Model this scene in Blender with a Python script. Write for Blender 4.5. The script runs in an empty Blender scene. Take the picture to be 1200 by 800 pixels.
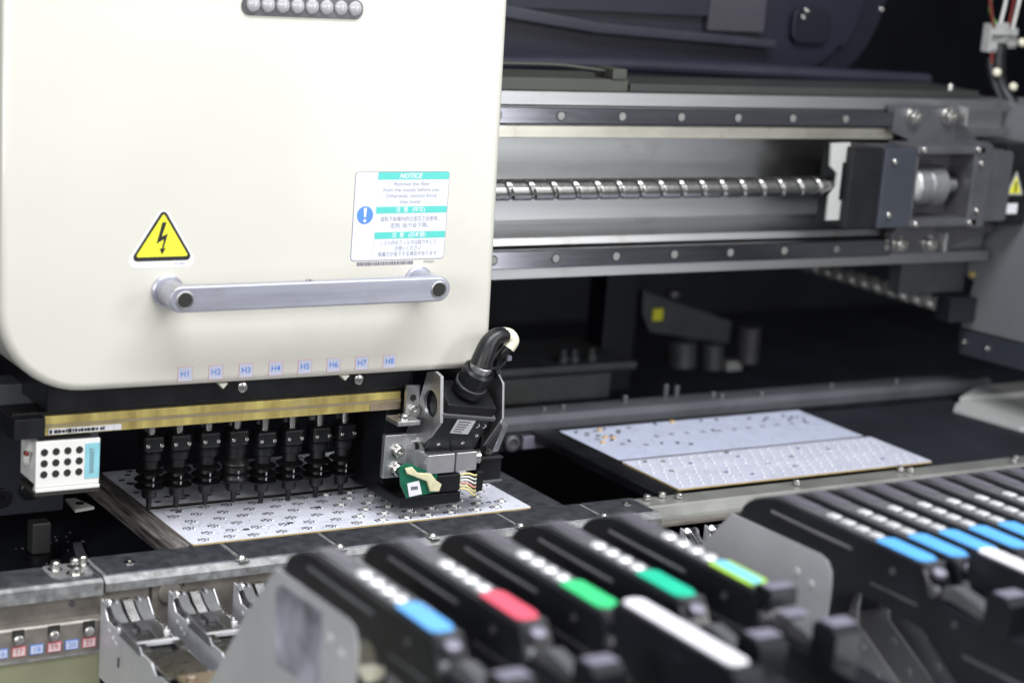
import bpy, bmesh, math, random
from mathutils import Vector, Matrix
random.seed(7)
scene = bpy.context.scene
COL = scene.collection
MM = 0.001

# ---------------------------------------------------------------- camera
cam_d = bpy.data.cameras.new("camera"); cam = bpy.data.objects.new("camera", cam_d); COL.objects.link(cam)
r = Vector((0.849914, -0.521269, 0.07697)); u = Vector((0.049653, 0.224655, 0.973173)); b = Vector((-0.524577, -0.823291, 0.21682))
cam.matrix_world = Matrix(((r.x, u.x, b.x, -0.6522), (r.y, u.y, b.y, -1.50253), (r.z, u.z, b.z, 0.55739), (0, 0, 0, 1)))
cam_d.lens = 70.36; cam_d.sensor_width = 36; cam_d.clip_start = 0.05; cam_d.clip_end = 60
cam_d.dof.use_dof = True; cam_d.dof.focus_distance = 1.79; cam_d.dof.aperture_fstop = 4.2
scene.camera = cam
scene.view_settings.view_transform = 'Standard'; scene.view_settings.look = 'None'
scene.view_settings.exposure = 0.0; scene.view_settings.gamma = 1.0

# ---------------------------------------------------------------- world and lamps
world = bpy.data.worlds.new("World"); scene.world = world; world.use_nodes = True
bg = world.node_tree.nodes['Background']; bg.inputs[0].default_value = (0.86, 0.92, 1.0, 1); bg.inputs[1].default_value = 0.22

def area(name, loc, target, sx, sy, power, color=(1, 1, 1)):
    l = bpy.data.lights.new(name, 'AREA'); l.shape = 'RECTANGLE'; l.size = sx * MM; l.size_y = sy * MM
    l.energy = power; l.color = color
    o = bpy.data.objects.new(name, l); COL.objects.link(o)
    o.location = Vector(loc) * MM
    o.rotation_euler = (Vector(target) - Vector(loc)).to_track_quat('-Z', 'Y').to_euler()
    return o
area("front_lamp", (-300, -2300, 850), (100, 0, 100), 1400, 400, 12, (1.0, 0.985, 0.96))
area("overhead_lamp", (250, -760, 1700), (300, 60, 0), 1700, 500, 46, (0.95, 0.975, 1.0))
area("side_window_lamp", (1130, -1500, 150), (450, 0, 150), 560, 1100, 7, (0.95, 0.97, 1.0))
area("left_fill", (-1500, -1200, 640), (-100, 0, 100), 600, 500, 14, (0.97, 0.99, 1.0))  # added fill light, brightens the board under the head
area("right_lamp", (1350, -1700, 1000), (200, 0, 100), 500, 500, 10, (1.0, 0.99, 0.97))

# ---------------------------------------------------------------- materials
MATS = {}
def mat(name, col, metal=0.0, rough=0.5, var=0.06, nscale=18.0, bump=0.0, bscale=400.0, stretch=(1, 1, 1), coat=0.0, rvar=0.06, dirt=None, dscale=6.0, spec=0.5, trans=0.0, emit=0.0):
    if name in MATS: return MATS[name]
    m = bpy.data.materials.new(name); m.use_nodes = True; nt = m.node_tree; N = nt.nodes; L = nt.links
    bs = N['Principled BSDF']
    tc = N.new('ShaderNodeTexCoord'); mp = N.new('ShaderNodeMapping'); mp.inputs['Scale'].default_value = stretch
    L.new(tc.outputs['Object'], mp.inputs['Vector'])
    no = N.new('ShaderNodeTexNoise'); no.inputs['Scale'].default_value = nscale; no.inputs['Detail'].default_value = 5
    L.new(mp.outputs[0], no.inputs['Vector'])
    ramp = N.new('ShaderNodeValToRGB'); lo = [max(0, c * (1 - var * 2.2)) for c in col[:3]]; hi = [min(1, c * (1 + var * 1.6)) for c in col[:3]]
    ramp.color_ramp.elements[0].position = 0.3; ramp.color_ramp.elements[1].position = 0.7
    ramp.color_ramp.elements[0].color = (*lo, 1); ramp.color_ramp.elements[1].color = (*hi, 1)
    L.new(no.outputs['Fac'], ramp.inputs[0]); cout = ramp.outputs[0]
    if dirt:
        n2 = N.new('ShaderNodeTexNoise'); n2.inputs['Scale'].default_value = dscale; n2.inputs['Detail'].default_value = 7; n2.inputs['Roughness'].default_value = 0.7
        L.new(tc.outputs['Object'], n2.inputs['Vector'])
        r2 = N.new('ShaderNodeValToRGB'); r2.color_ramp.elements[0].position = 0.56; r2.color_ramp.elements[1].position = 0.78
        r2.color_ramp.elements[0].color = (0, 0, 0, 1); r2.color_ramp.elements[1].color = (dirt[3],) * 3 + (1,)
        L.new(n2.outputs['Fac'], r2.inputs[0])
        mx = N.new('ShaderNodeMix'); mx.data_type = 'RGBA'; L.new(r2.outputs[0], mx.inputs[0]); L.new(cout, mx.inputs[6]); mx.inputs[7].default_value = (*dirt[:3], 1)
        cout = mx.outputs[2]
    L.new(cout, bs.inputs['Base Color'])
    bs.inputs['Metallic'].default_value = metal
    mr = N.new('ShaderNodeMapRange'); mr.inputs['To Min'].default_value = max(0.02, rough - rvar); mr.inputs['To Max'].default_value = min(1, rough + rvar)
    n3 = N.new('ShaderNodeTexNoise'); n3.inputs['Scale'].default_value = nscale * 3.1; n3.inputs['Detail'].default_value = 4; L.new(mp.outputs[0], n3.inputs['Vector'])
    L.new(n3.outputs['Fac'], mr.inputs['Value']); L.new(mr.outputs[0], bs.inputs['Roughness'])
    bs.inputs['Coat Weight'].default_value = coat; bs.inputs['Coat Roughness'].default_value = 0.08
    bs.inputs['Specular IOR Level'].default_value = spec
    if trans: bs.inputs['Transmission Weight'].default_value = trans
    if emit: bs.inputs['Emission Color'].default_value = (*col[:3], 1); bs.inputs['Emission Strength'].default_value = emit
    if bump:
        n4 = N.new('ShaderNodeTexNoise'); n4.inputs['Scale'].default_value = bscale; n4.inputs['Detail'].default_value = 3; L.new(mp.outputs[0], n4.inputs['Vector'])
        bp = N.new('ShaderNodeBump'); bp.inputs['Strength'].default_value = bump; bp.inputs['Distance'].default_value = 0.0004
        L.new(n4.outputs['Fac'], bp.inputs['Height']); L.new(bp.outputs[0], bs.inputs['Normal'])
    MATS[name] = m
    return m
cream = mat('cream_paint', (0.64, 0.62, 0.555), 0, 0.32, 0.015, 6, 0.03, 900, coat=0.25, rvar=0.06, dirt=(0.5, 0.49, 0.45, 0.35), dscale=5)
alu = mat('brushed_aluminium', (0.5, 0.505, 0.51), 1, 0.38, 0.03, 160, 0.1, 500, (0.05, 1, 1), dirt=(0.22, 0.17, 0.12, 0.5), dscale=14)
alu_side = mat('cast_aluminium', (0.62, 0.62, 0.63), 1, 0.42, 0.08, 40, 0.2, 500, dirt=(0.25, 0.23, 0.2, 0.4), dscale=25)
handle_m = mat('anodised_handle', (0.46, 0.465, 0.535), 0.65, 0.36, 0.07, 120, 0.12, 700, (0.08, 1, 1), rvar=0.08, dirt=(0.3, 0.3, 0.33, 0.4), dscale=30)
steel = mat('ground_steel', (0.3, 0.3, 0.33), 1, 0.15, 0.06, 220, 0.04, 500, (0.05, 1, 1), dirt=(0.3, 0.24, 0.15, 0.35), dscale=20)
bolt_m = mat('bolt_steel', (0.7, 0.69, 0.66), 1, 0.24, 0.1, 80)
plug_m = mat('bolt_plug', (0.3, 0.32, 0.3), 0.6, 0.4, 0.1, 80)
dsteel = mat('dark_steel', (0.16, 0.165, 0.19), 0.75, 0.38, 0.2, 90, 0.25, 600, dirt=(0.36, 0.35, 0.33, 0.5), dscale=16)
rail_side = mat('worn_rail_side', (0.3, 0.3, 0.3), 0.5, 0.55, 0.2, 110, 0.3, 600, dirt=(0.17, 0.17, 0.18, 0.6), dscale=40)
stage_m = mat('scratched_stage_metal', (0.25, 0.225, 0.21), 0.5, 0.5, 0.4, 330, 0.5, 600, (1, 0.06, 1), dirt=(0.08, 0.08, 0.08, 0.6), dscale=30)
brown = mat('taupe_plate', (0.25, 0.225, 0.2), 0.45, 0.45, 0.12, 60, 0.2, 700, dirt=(0.14, 0.125, 0.11, 0.55), dscale=22)
olive = mat('olive_plate', (0.34, 0.34, 0.22), 0.35, 0.38, 0.07, 8, 0.1, 500, dirt=(0.2, 0.2, 0.13, 0.4), dscale=10)
black = mat('black_plastic', (0.008, 0.0085, 0.01), 0, 0.42, 0.2, 30, 0.1, 500, spec=0.4)
black_s = mat('black_satin_metal', (0.012, 0.0125, 0.015), 0.2, 0.35, 0.25, 40, 0.12, 500)
rubber = mat('black_rubber', (0.008, 0.008, 0.009), 0, 0.38, 0.2, 40, 0.15, 700)
feedblk = mat('feeder_black', (0.012, 0.013, 0.017), 0, 0.3, 0.15, 20, 0.1, 400)
feedtop = mat('feeder_top_grey', (0.11, 0.11, 0.12), 0.1, 0.42, 0.12, 30, 0.1, 500)
feedlil = mat('feeder_lilac_grey', (0.22, 0.21, 0.27), 0.1, 0.4, 0.1, 30)
plate = mat('feeder_side_plate', (0.62, 0.62, 0.65), 0.3, 0.42, 0.05, 14, 0.08, 500, dirt=(0.3, 0.28, 0.2, 0.35), dscale=22)
shiny = mat('pressed_steel', (0.46, 0.45, 0.45), 1, 0.28, 0.08, 30, 0.15, 200)
darkp = mat('dark_pressed_steel', (0.2, 0.2, 0.21), 0.5, 0.45, 0.15, 30, 0.2, 200)
bronze = mat('bronze_cover', (0.5, 0.4, 0.3), 0.8, 0.35, 0.1, 30, 0.1, 300)
brass = mat('brass_strip', (0.85, 0.64, 0.22), 0.6, 0.4, 0.2, 60, 0.3, 300, (1, 0.3, 0.3), dirt=(0.75, 0.65, 0.35, 0.7), dscale=24)
pcbw = mat('white_solder_mask', (0.82, 0.83, 0.92), 0, 0.33, 0.05, 45, 0.04, 600, (0.3, 1, 1), coat=0.25)
pcbw2 = mat('pale_blue_solder_mask', (0.55, 0.585, 0.73), 0, 0.4, 0.04, 45, 0.04, 600, coat=0.1)
pcbedge = mat('laminate_edge', (0.5, 0.38, 0.17), 0, 0.5, 0.1, 60)
trace_m = mat('buried_trace', (0.56, 0.57, 0.68), 0, 0.35, 0.05, 60)
solder = mat('solder_tab', (0.85, 0.85, 0.84), 0.9, 0.22, 0.1, 90)
led_m = mat('led_white_body', (0.85, 0.85, 0.8), 0, 0.3, 0.05, 60)
pad_d = mat('dark_pad', (0.035, 0.035, 0.05), 0.1, 0.4, 0.1, 60)
pad_g = mat('grey_pad', (0.32, 0.3, 0.33), 0.4, 0.4, 0.1, 60)
navy = mat('navy_dot', (0.03, 0.03, 0.16), 0, 0.5, 0.1, 60)
orange = mat('orange_part', (0.62, 0.42, 0.22), 0, 0.4, 0.1, 60)
white_pl = mat('white_plastic', (0.8, 0.79, 0.76), 0, 0.4, 0.03, 20, 0.05, 500, dirt=(0.4, 0.38, 0.32, 0.3), dscale=30)
cream_pl = mat('cream_plastic', (0.82, 0.78, 0.62), 0, 0.4, 0.05, 30)
hole_m = mat('hole_dark', (0.02, 0.02, 0.018), 0, 0.6, 0.2, 60)
paper = mat('white_print', (0.8, 0.8, 0.84), 0, 0.45, 0.02, 30)
paperlab = mat('white_label_film', (0.7, 0.72, 0.79), 0, 0.3, 0.01, 30)
teal = mat('teal_print', (0.09, 0.56, 0.50), 0, 0.35, 0.02, 30)
bluep = mat('blue_print', (0.09, 0.25, 0.72), 0, 0.35, 0.02, 30)
greyp = mat('grey_ink', (0.16, 0.15, 0.2), 0, 0.5, 0.02, 30)
yellow = mat('yellow_print', (0.87, 0.83, 0.05), 0, 0.35, 0.02, 30)
ink = mat('black_ink', (0.02, 0.02, 0.022), 0, 0.4, 0.05, 30)
lilac = mat('lilac_print', (0.58, 0.6, 0.74), 0, 0.4, 0.03, 30)
pinkline = mat('pink_line', (0.68, 0.4, 0.38), 0, 0.4, 0.03, 30)
cyanlab = mat('cyan_label', (0.28, 0.6, 0.68), 0, 0.4, 0.06, 60)
redp = mat('red_print', (0.6, 0.07, 0.06), 0, 0.4, 0.03, 30)
lens_m = mat('led_lens', (0.4, 0.385, 0.41), 0, 0.12, 0.05, 60, coat=0.6)
lensbed = mat('led_housing', (0.1, 0.1, 0.105), 0.4, 0.3, 0.1, 60)
lab_blue = mat('blue_label', (0.12, 0.42, 0.88), 0, 0.4, 0.03, 30)
lab_red = mat('red_label', (0.8, 0.1, 0.16), 0, 0.4, 0.03, 30)
lab_green = mat('green_label', (0.05, 0.62, 0.22), 0, 0.4, 0.03, 30)
lab_teal = mat('teal_green_label', (0.02, 0.52, 0.32), 0, 0.4, 0.03, 30)
lab_lime = mat('lime_label', (0.42, 0.72, 0.08), 0, 0.4, 0.03, 30)
lab_sky = mat('sky_label', (0.2, 0.6, 0.85), 0, 0.4, 0.03, 30)
keym = mat('key_silver', (0.82, 0.82, 0.84), 0.3, 0.25, 0.05, 60)
tape_w = mat('white_tape', (0.82, 0.8, 0.86), 0, 0.45, 0.03, 30)
pcbg = mat('green_board', (0.01, 0.13, 0.07), 0, 0.3, 0.15, 60)
glue = mat('hot_glue', (0.68, 0.64, 0.42), 0, 0.35, 0.1, 60, 0.4, 200)
w_yel = mat('yellow_wire', (0.75, 0.65, 0.3), 0, 0.4, 0.05, 60)
w_whi = mat('white_wire', (0.75, 0.75, 0.72), 0, 0.4, 0.05, 60)
w_red = mat('red_wire', (0.16, 0.02, 0.018), 0, 0.4, 0.05, 60)
w_pink = mat('pink_wire', (0.7, 0.35, 0.3), 0, 0.4, 0.05, 60)
w_gre = mat('green_wire', (0.1, 0.35, 0.08), 0, 0.4, 0.05, 60)
inner = mat('machine_black', (0.011, 0.0125, 0.02), 0, 0.6, 0.2, 8)
navyp = mat('navy_panel', (0.007, 0.008, 0.016), 0, 0.45, 0.08, 5)
navyl = mat('navy_panel_light', (0.01, 0.011, 0.022), 0, 0.45, 0.08, 5)
oliveb = mat('olive_black_tray', (0.05, 0.052, 0.042), 0, 0.5, 0.1, 10)
framep = mat('frame_grey_paint', (0.17, 0.175, 0.185), 0, 0.45, 0.04, 10, 0.05, 500)
frameb = mat('frame_blue_grey', (0.045, 0.05, 0.064), 0.1, 0.4, 0.06, 10)
castg = mat('cast_grey', (0.13, 0.13, 0.142), 0.5, 0.42, 0.08, 30, 0.2, 500)
dimg = mat('dim_grey_metal', (0.1, 0.105, 0.11), 0.4, 0.45, 0.12, 20)
palep = mat('pale_grey_plate', (0.5, 0.5, 0.49), 0.2, 0.5, 0.06, 12)
woodf = mat('factory_floor', (0.3, 0.3, 0.29), 0, 0.5, 0.05, 2)

# ---------------------------------------------------------------- mesh builder
WL = {}                                   # object -> world location in mm (Vector)
class MB:
    def __init__(s, M=None): s.bm = bmesh.new(); s.M = M or Matrix.Identity(4); s.mi = 0
    def _add(s, tmp, sub=None):
        M = s.M @ sub if sub is not None else s.M
        vm = {}
        for v in tmp.verts: vm[v] = s.bm.verts.new(M @ v.co)
        for f in tmp.faces:
            try:
                nf = s.bm.faces.new([vm[v] for v in f.verts]); nf.material_index = s.mi; nf.smooth = True
            except ValueError: pass
        tmp.free(); return s
    def box(s, x0, x1, y0, y1, z0, z1, bev=0.0, seg=2, rot=None):
        t = bmesh.new(); bmesh.ops.create_cube(t, size=1)
        for v in t.verts: v.co = Vector((v.co.x * abs(x1 - x0), v.co.y * abs(y1 - y0), v.co.z * abs(z1 - z0)))
        if bev: bmesh.ops.bevel(t, geom=t.edges[:], offset=bev, segments=seg, affect='EDGES', profile=0.5)
        c = Matrix.Translation(((x0 + x1) / 2, (y0 + y1) / 2, (z0 + z1) / 2))
        return s._add(t, c @ rot if rot is not None else c)
    def prism(s, pts, axis, a, b_, bev=0.0, seg=2):
        """pts: outline in the two remaining axes; extruded from a to b_ along axis"""
        t = bmesh.new()
        def P(p, w):
            return {'x': (w, p[0], p[1]), 'y': (p[0], w, p[1]), 'z': (p[0], p[1], w)}[axis]
        lo = [t.verts.new(P(p, a)) for p in pts]; hi = [t.verts.new(P(p, b_)) for p in pts]; n = len(pts)
        t.faces.new(lo[::-1]); t.faces.new(hi)
        for i in range(n): t.faces.new([lo[i], lo[(i + 1) % n], hi[(i + 1) % n], hi[i]])
        bmesh.ops.recalc_face_normals(t, faces=t.faces[:])
        if bev:
            es = [e for e in t.edges if (e.verts[0] in lo) == (e.verts[1] in lo)]
            bmesh.ops.bevel(t, geom=es, offset=bev, segments=seg, affect='EDGES', profile=0.5)
        return s._add(t)
    def lathe(s, prof, org=(0, 0, 0), d=(0, 0, 1), seg=24):
        """prof: (radius, height) from bottom to top along d"""
        t = bmesh.new(); rings = []
        for (rr, h) in prof:
            if rr <= 1e-6: rings.append([t.verts.new((0, 0, h))])
            else: rings.append([t.verts.new((rr * math.cos(2 * math.pi * k / seg), rr * math.sin(2 * math.pi * k / seg), h)) for k in range(seg)])
        for A, B in zip(rings, rings[1:]):
            for k in range(seg):
                k2 = (k + 1) % seg
                if len(A) == 1 and len(B) == 1: continue
                if len(A) == 1: t.faces.new([A[0], B[k2], B[k]])
                elif len(B) == 1: t.faces.new([A[k], A[k2], B[0]])
                else: t.faces.new([A[k], A[k2], B[k2], B[k]])
        if len(rings[0]) > 1: t.faces.new(rings[0][::-1])
        if len(rings[-1]) > 1: t.faces.new(rings[-1])
        bmesh.ops.recalc_face_normals(t, faces=t.faces[:])
        q = Vector(d).normalized().to_track_quat('Z', 'Y').to_matrix().to_4x4()
        return s._add(t, Matrix.Translation(org) @ q)
    def cyl(s, p0, p1, rad, seg=20, bev=0.0):
        d = Vector(p1) - Vector(p0); h = d.length
        if bev: pr = [(rad - bev, 0), (rad, bev), (rad, h - bev), (rad - bev, h)]
        else: pr = [(rad, 0), (rad, h)]
        return s.lathe(pr, p0, d, seg)
    def tube(s, path, rad, seg=10, sm=4):
        P = [Vector(p) for p in path]; Q = []
        for i in range(len(P) - 1):                       # catmull-rom
            a = P[max(i - 1, 0)]; b1 = P[i]; c = P[i + 1]; d = P[min(i + 2, len(P) - 1)]
            for k in range(sm):
                t = k / sm
                Q.append(0.5 * ((2 * b1) + (c - a) * t + (2 * a - 5 * b1 + 4 * c - d) * t * t + (3 * b1 - a - 3 * c + d) * t ** 3))
        Q.append(P[-1])
        t = bmesh.new(); rings = []; n0 = None
        for i, p in enumerate(Q):
            T = (Q[min(i + 1, len(Q) - 1)] - Q[max(i - 1, 0)]).normalized()
            if n0 is None: n0 = T.orthogonal().normalized()
            n0 = (n0 - T * n0.dot(T)).normalized(); b2 = T.cross(n0)
            rr = rad(i / (len(Q) - 1)) if callable(rad) else rad
            rings.append([t.verts.new(p + rr * (math.cos(2 * math.pi * k / seg) * n0 + math.sin(2 * math.pi * k / seg) * b2)) for k in range(seg)])
        for A, B in zip(rings, rings[1:]):
            for k in range(seg): t.faces.new([A[k], A[(k + 1) % seg], B[(k + 1) % seg], B[k]])
        t.faces.new(rings[0][::-1]); t.faces.new(rings[-1])
        bmesh.ops.recalc_face_normals(t, faces=t.faces[:])
        return s._add(t)
    def sheet(s, pts):
        t = bmesh.new(); t.faces.new([t.verts.new(p) for p in pts]); return s._add(t)
    def helix_screw(s, L, R, lead, depth, frac=0.22, nth=40, dx=1.4):
        t = bmesh.new(); rings = []; n = int(L / dx)
        for i in range(n + 1):
            x = L * i / n; ring = []
            for k in range(nth):
                th = 2 * math.pi * k / nth
                ph = (x / lead - k / nth) % 1.0; rr = R
                dd = min(ph, 1 - ph)
                if dd < frac / 2: rr = R - depth * math.sqrt(max(0, 1 - (dd / (frac / 2)) ** 2))
                ring.append(t.verts.new((x, rr * math.cos(th), rr * math.sin(th))))
            rings.append(ring)
        for A, B in zip(rings, rings[1:]):
            for k in range(nth): t.faces.new([A[k], B[k], B[(k + 1) % nth], A[(k + 1) % nth]])
        t.faces.new(rings[0]); t.faces.new(rings[-1][::-1])
        bmesh.ops.recalc_face_normals(t, faces=t.faces[:])
        return s._add(t)
    def build(s, name, mats, parent=None, label=None, kind=None, ang=32, **kw):
        return mk(name, s.bm, mats, parent, label, kind, ang, **kw)

def mk(name, bm, mats, parent=None, label=None, kind=None, ang=32, cat=None, group=None):
    vs = bm.verts
    lo = Vector((min(v.co.x for v in vs), min(v.co.y for v in vs), min(v.co.z for v in vs)))
    hi = Vector((max(v.co.x for v in vs), max(v.co.y for v in vs), max(v.co.z for v in vs)))
    c = Vector(((lo.x + hi.x) / 2, (lo.y + hi.y) / 2, lo.z))
    for v in vs: v.co = (v.co - c) * MM
    me = bpy.data.meshes.new(name); bm.to_mesh(me); bm.free()
    me.set_sharp_from_angle(angle=math.radians(ang))
    if not isinstance(mats, (list, tuple)): mats = [mats]
    for m in mats: me.materials.append(m)
    o = bpy.data.objects.new(name, me); COL.objects.link(o)
    if len(me.polygons) < 4000:
        wn = o.modifiers.new('normals', 'WEIGHTED_NORMAL'); wn.keep_sharp = True
    WL[o.name] = c
    if parent is not None:
        o.parent = parent; o.location = (c - WL[parent.name]) * MM
    else: o.location = c * MM
    tag(o, label, cat, group, kind)
    return o
def tag(o, label=None, cat=None, group=None, kind=None):
    if label: o['label'] = label
    if cat: o['category'] = cat
    if group: o['group'] = group
    if kind: o['kind'] = kind
    return o
def empty(name, loc, label, cat, group=None):
    o = bpy.data.objects.new(name, None); COL.objects.link(o); o.empty_display_size = 0.02
    o.location = Vector(loc) * MM; WL[o.name] = Vector(loc); tag(o, label, cat, group); return o
def copy_tree(o, parent=None):
    c = o.copy(); COL.objects.link(c); WL[c.name] = WL[o.name].copy()
    if parent is not None: c.parent = parent
    for ch in [k for k in bpy.data.objects if k.parent == o]: copy_tree(ch, c)
    return c
def text_mesh(txt, size, M, width=None, shear=0.0, bold=0.0):
    """text as a thin mesh; M puts the text's XY plane into the scene (mm)"""
    cu = bpy.data.curves.new('t', 'FONT'); cu.body = txt; cu.size = size; cu.align_x = 'CENTER'; cu.align_y = 'CENTER'
    cu.shear = shear; cu.offset = bold; cu.resolution_u = 3
    ob = bpy.data.objects.new('t', cu); COL.objects.link(ob); bpy.context.view_layer.update()
    me = bpy.data.meshes.new_from_object(ob.evaluated_get(bpy.context.evaluated_depsgraph_get()))
    bm = bmesh.new(); bm.from_mesh(me); bpy.data.objects.remove(ob); bpy.data.curves.remove(cu); bpy.data.meshes.remove(me)
    if width and bm.verts:
        xs = [v.co.x for v in bm.verts]; w = max(xs) - min(xs); k = width / w; cx = (max(xs) + min(xs)) / 2
        for v in bm.verts: v.co.x = (v.co.x - cx) * k
    for v in bm.verts: v.co = M @ v.co
    return bm
def text(name, txt, size, M, m, parent, **k):
    bm = text_mesh(txt, size, M, **k)
    if not bm.verts: bm.free(); return None
    return mk(name, bm, m, parent)
def FR(x, y, z):       # text frame: faces -Y, upright
    return Matrix.Translation((x, y, z)) @ Matrix.Rotation(math.radians(90), 4, 'X')
def hexbolt(mb, p, d, R=5, h=4, seg=18):
    """socket cap screw head with a recessed socket, seated at p, pointing along d"""
    mb.lathe([(R, 0), (R, h * 0.85), (R * 0.88, h), (R * 0.5, h), (R * 0.46, h * 0.45), (0, h * 0.4)], p, d, seg)
def rounded(x0, x1, z0, z1, rr, n=6):
    rs = rr if isinstance(rr, (list, tuple)) else [rr] * 4   # bl, br, tr, tl
    out = []
    for (cx, cz, a0, q) in ((x0 + rs[0], z0 + rs[0], 180, rs[0]), (x1 - rs[1], z0 + rs[1], 270, rs[1]), (x1 - rs[2], z1 - rs[2], 0, rs[2]), (x0 + rs[3], z1 - rs[3], 90, rs[3])):
        for k in range(n + 1):
            a = math.radians(a0 + 90 * k / n); out.append((cx + q * math.cos(a), cz + q * math.sin(a)))
    return out
def disc_pts(cx, cz, R, n=24, start=0): return [(cx + R * math.cos(2 * math.pi * k / n + start), cz + R * math.sin(2 * math.pi * k / n + start)) for k in range(n)]

# ================================================================= SETTING: the dark machine bed
MB().box(-1500, 2600, -60 + 4, 1500, -206, -200).build('machine_floor', inner, kind='structure')
MB().box(-1500, 2600, 1500, 1510, -200, 1400).build('machine_back_wall', inner, kind='structure')
MB().box(-700, -690, 60, 1500, -200, 1400).build('machine_side_wall', inner, kind='structure')
MB().box(2600, 2610, -56, 1500, -200, 1400).build('machine_side_wall', inner, kind='structure')
MB().box(-690, 2600, 120, 1500, 900, 910).build('machine_ceiling', inner, kind='structure')
MB().box(-3500, 4500, -4500, -900, -906, -900).build('factory_floor', woodf, kind='structure')
mb = MB()
for k in range(70):                                       # specks on the bed left of the board
    x = random.uniform(-90, -22); y = random.uniform(20, 230); s_ = random.uniform(0.5, 1.3)
    mb.box(x, x + s_ * 1.4, y, y + s_, -59.6, -59.6 + s_)
MB().box(-420, 340, -30, 560, -66, -60).build('machine_bed', inner, kind='structure')
mb.build('spilled_component', pad_g, label='tiny loose components scattered on the black bed left of the board', cat='debris', kind='stuff')

# ================================================================= GANTRY BEAM
bx0, bx1 = -320, 1135
beam = empty('gantry_beam', (400, 230, 175), 'long silver aluminium gantry beam running behind the cream cover', 'machine beam')
MB().prism([(200, 354), (200, 367), (320, 367), (320, 175), (200, 175), (200, 187), (214, 189), (214, 206), (204, 209), (206, 216), (250, 222), (254, 226), (254, 318), (250, 322), (200, 323.5), (200, 333.5), (208, 335), (208, 353)], 'x', bx0, 1100).build('beam_body', alu, beam)
MB().box(bx0, 921, 197, 214, 323.5 - 3, 333, 1.2).build('rail_lip', mat('pale_lip', (0.72, 0.7, 0.6), 0.7, 0.3, 0.05, 20, dirt=(0.35, 0.2, 0.08, 0.8), dscale=30), beam, label='pale rust stained ledge under the upper rail')
r1 = MB().prism([(187, 336), (186, 337), (186, 352), (187, 353), (209, 353), (209, 336)], 'x', bx0, 919).build('guide_rail', steel, beam, label='upper guide rail')
r2 = MB().prism([(187, 188), (186, 189), (186, 206), (187, 207), (213, 207), (213, 188)], 'x', bx0, 927).build('guide_rail', steel, beam, label='lower guide rail')
for k in range(9):
    x = 310 + 75.4 * k
    p = r1 if True else r2
    mb = MB(); mb.mi = 1; mb.lathe([(5.4, 0), (5.4, 0.25), (0, 0.25)], (x, 185.9, 344.5), (0, -1, 0), 20); mb.mi = 0; mb.lathe([(4.3, 0.3), (4.1, 0.6), (0, 0.6)], (x, 185.8, 344.5), (0, -1, 0), 20); mb.build('rail_bolt', [plug_m, black_s], r1)
    mb = MB(); mb.mi = 1; mb.lathe([(5.4, 0), (5.4, 0.25), (0, 0.25)], (x + 8, 185.9, 198), (0, -1, 0), 20); mb.mi = 0; mb.lathe([(4.3, 0.3), (4.1, 0.6), (0, 0.6)], (x + 8, 185.8, 198), (0, -1, 0), 20); mb.build('rail_bolt', [plug_m, black_s], r2)
# ball screw
scr = MB(Matrix.Translation((-150, 176, 271.5))); scr.helix_screw(1020, 11, 26.6, 1.3, 0.2)
scr.build('ball_screw', mat('screw_steel', (0.38, 0.375, 0.36), 1, 0.26, 0.06, 60), label='steel ball screw with spiral groove along the middle of the silver beam', cat='ball screw', ang=50)

# motor mount at the right end of the beam
mt = empty('screw_drive_mount', (980, 190, 200), 'grey cast drive mount with coupling at the right end of the silver beam', 'motor mount')
MB().prism([(908, 359), (996, 359), (1040, 322), (1075, 318), (1085, 215), (1035, 200), (1000, 190), (926, 190), (926, 214), (934, 222), (934, 322), (908, 330)], 'y', 184, 198, 1.5).build('base_plate', castg, mt)
MB().prism([(799, 321), (826, 322), (826, 300), (818, 300), (818, 258), (828, 258), (828, 236), (804, 236), (804, 262), (812, 272), (812, 288), (801, 296)], 'y', 160, 164, 0.6).build('stop_bracket', palep, mt, label='pale notched bracket beside the ball screw')
MB().box(822, 866, 150, 200, 228, 318, 1.5).build('damper_block', black, mt)
MB().box(866, 914, 146, 198, 228, 317, 2).build('bearing_block', frameb, mt)
mb = MB()
mb.box(914, 1018, 146, 198, 311, 320, 1.5); mb.box(914, 1018, 146, 198, 228, 237, 1.5); mb.box(1002, 1030, 146, 198, 226, 322, 2); mb.box(914, 920, 150, 198, 237, 311)
mb.box(920, 1002, 192, 198, 237, 311)
mb.build('coupling_frame', castg, mt)
mb = MB(); mb.lathe([(8, 0), (8, 14), (21, 14), (23, 16), (23, 32), (21, 33), (21, 37), (24, 38), (24, 56), (22, 58), (9, 58), (9, 82)], (915, 172, 272), (1, 0, 0), 32)
mb.build('shaft_coupling', alu_side, mt)
mb = MB(); mb.lathe([(19, 0), (20, 1), (20, 12), (22, 13), (22, 17)], (920, 172, 272), (1, 0, 0), 28); mb.build('coupling_hub', palep, mt)
MB().prism(rounded(1030, 1068, 232, 314, 5, 3), 'y', 150, 198, 1.5).build('motor_flange', castg, mt)
MB().box(1062, 1106, 155, 200, 226, 322, 3).build('motor', black_s, mt)
mb = MB(); mb.prism([(1066, 262), (1094, 262), (1080, 290)], 'y', 153.6, 154.4); mb.build('warning_sticker', palep, mt)
mb = MB(); mb.prism([(1071, 264.5), (1089, 264.5), (1080, 284)], 'y', 153.0, 153.5); mb.build('warning_sticker', yellow, mt)
MB().box(1078.5, 1081.5, 152.6, 152.9, 266, 278).build('warning_symbol', ink, mt)
MB().box(1066, 1088, 153.8, 154.6, 240, 252).build('rating_label', paper, mt)
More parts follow.
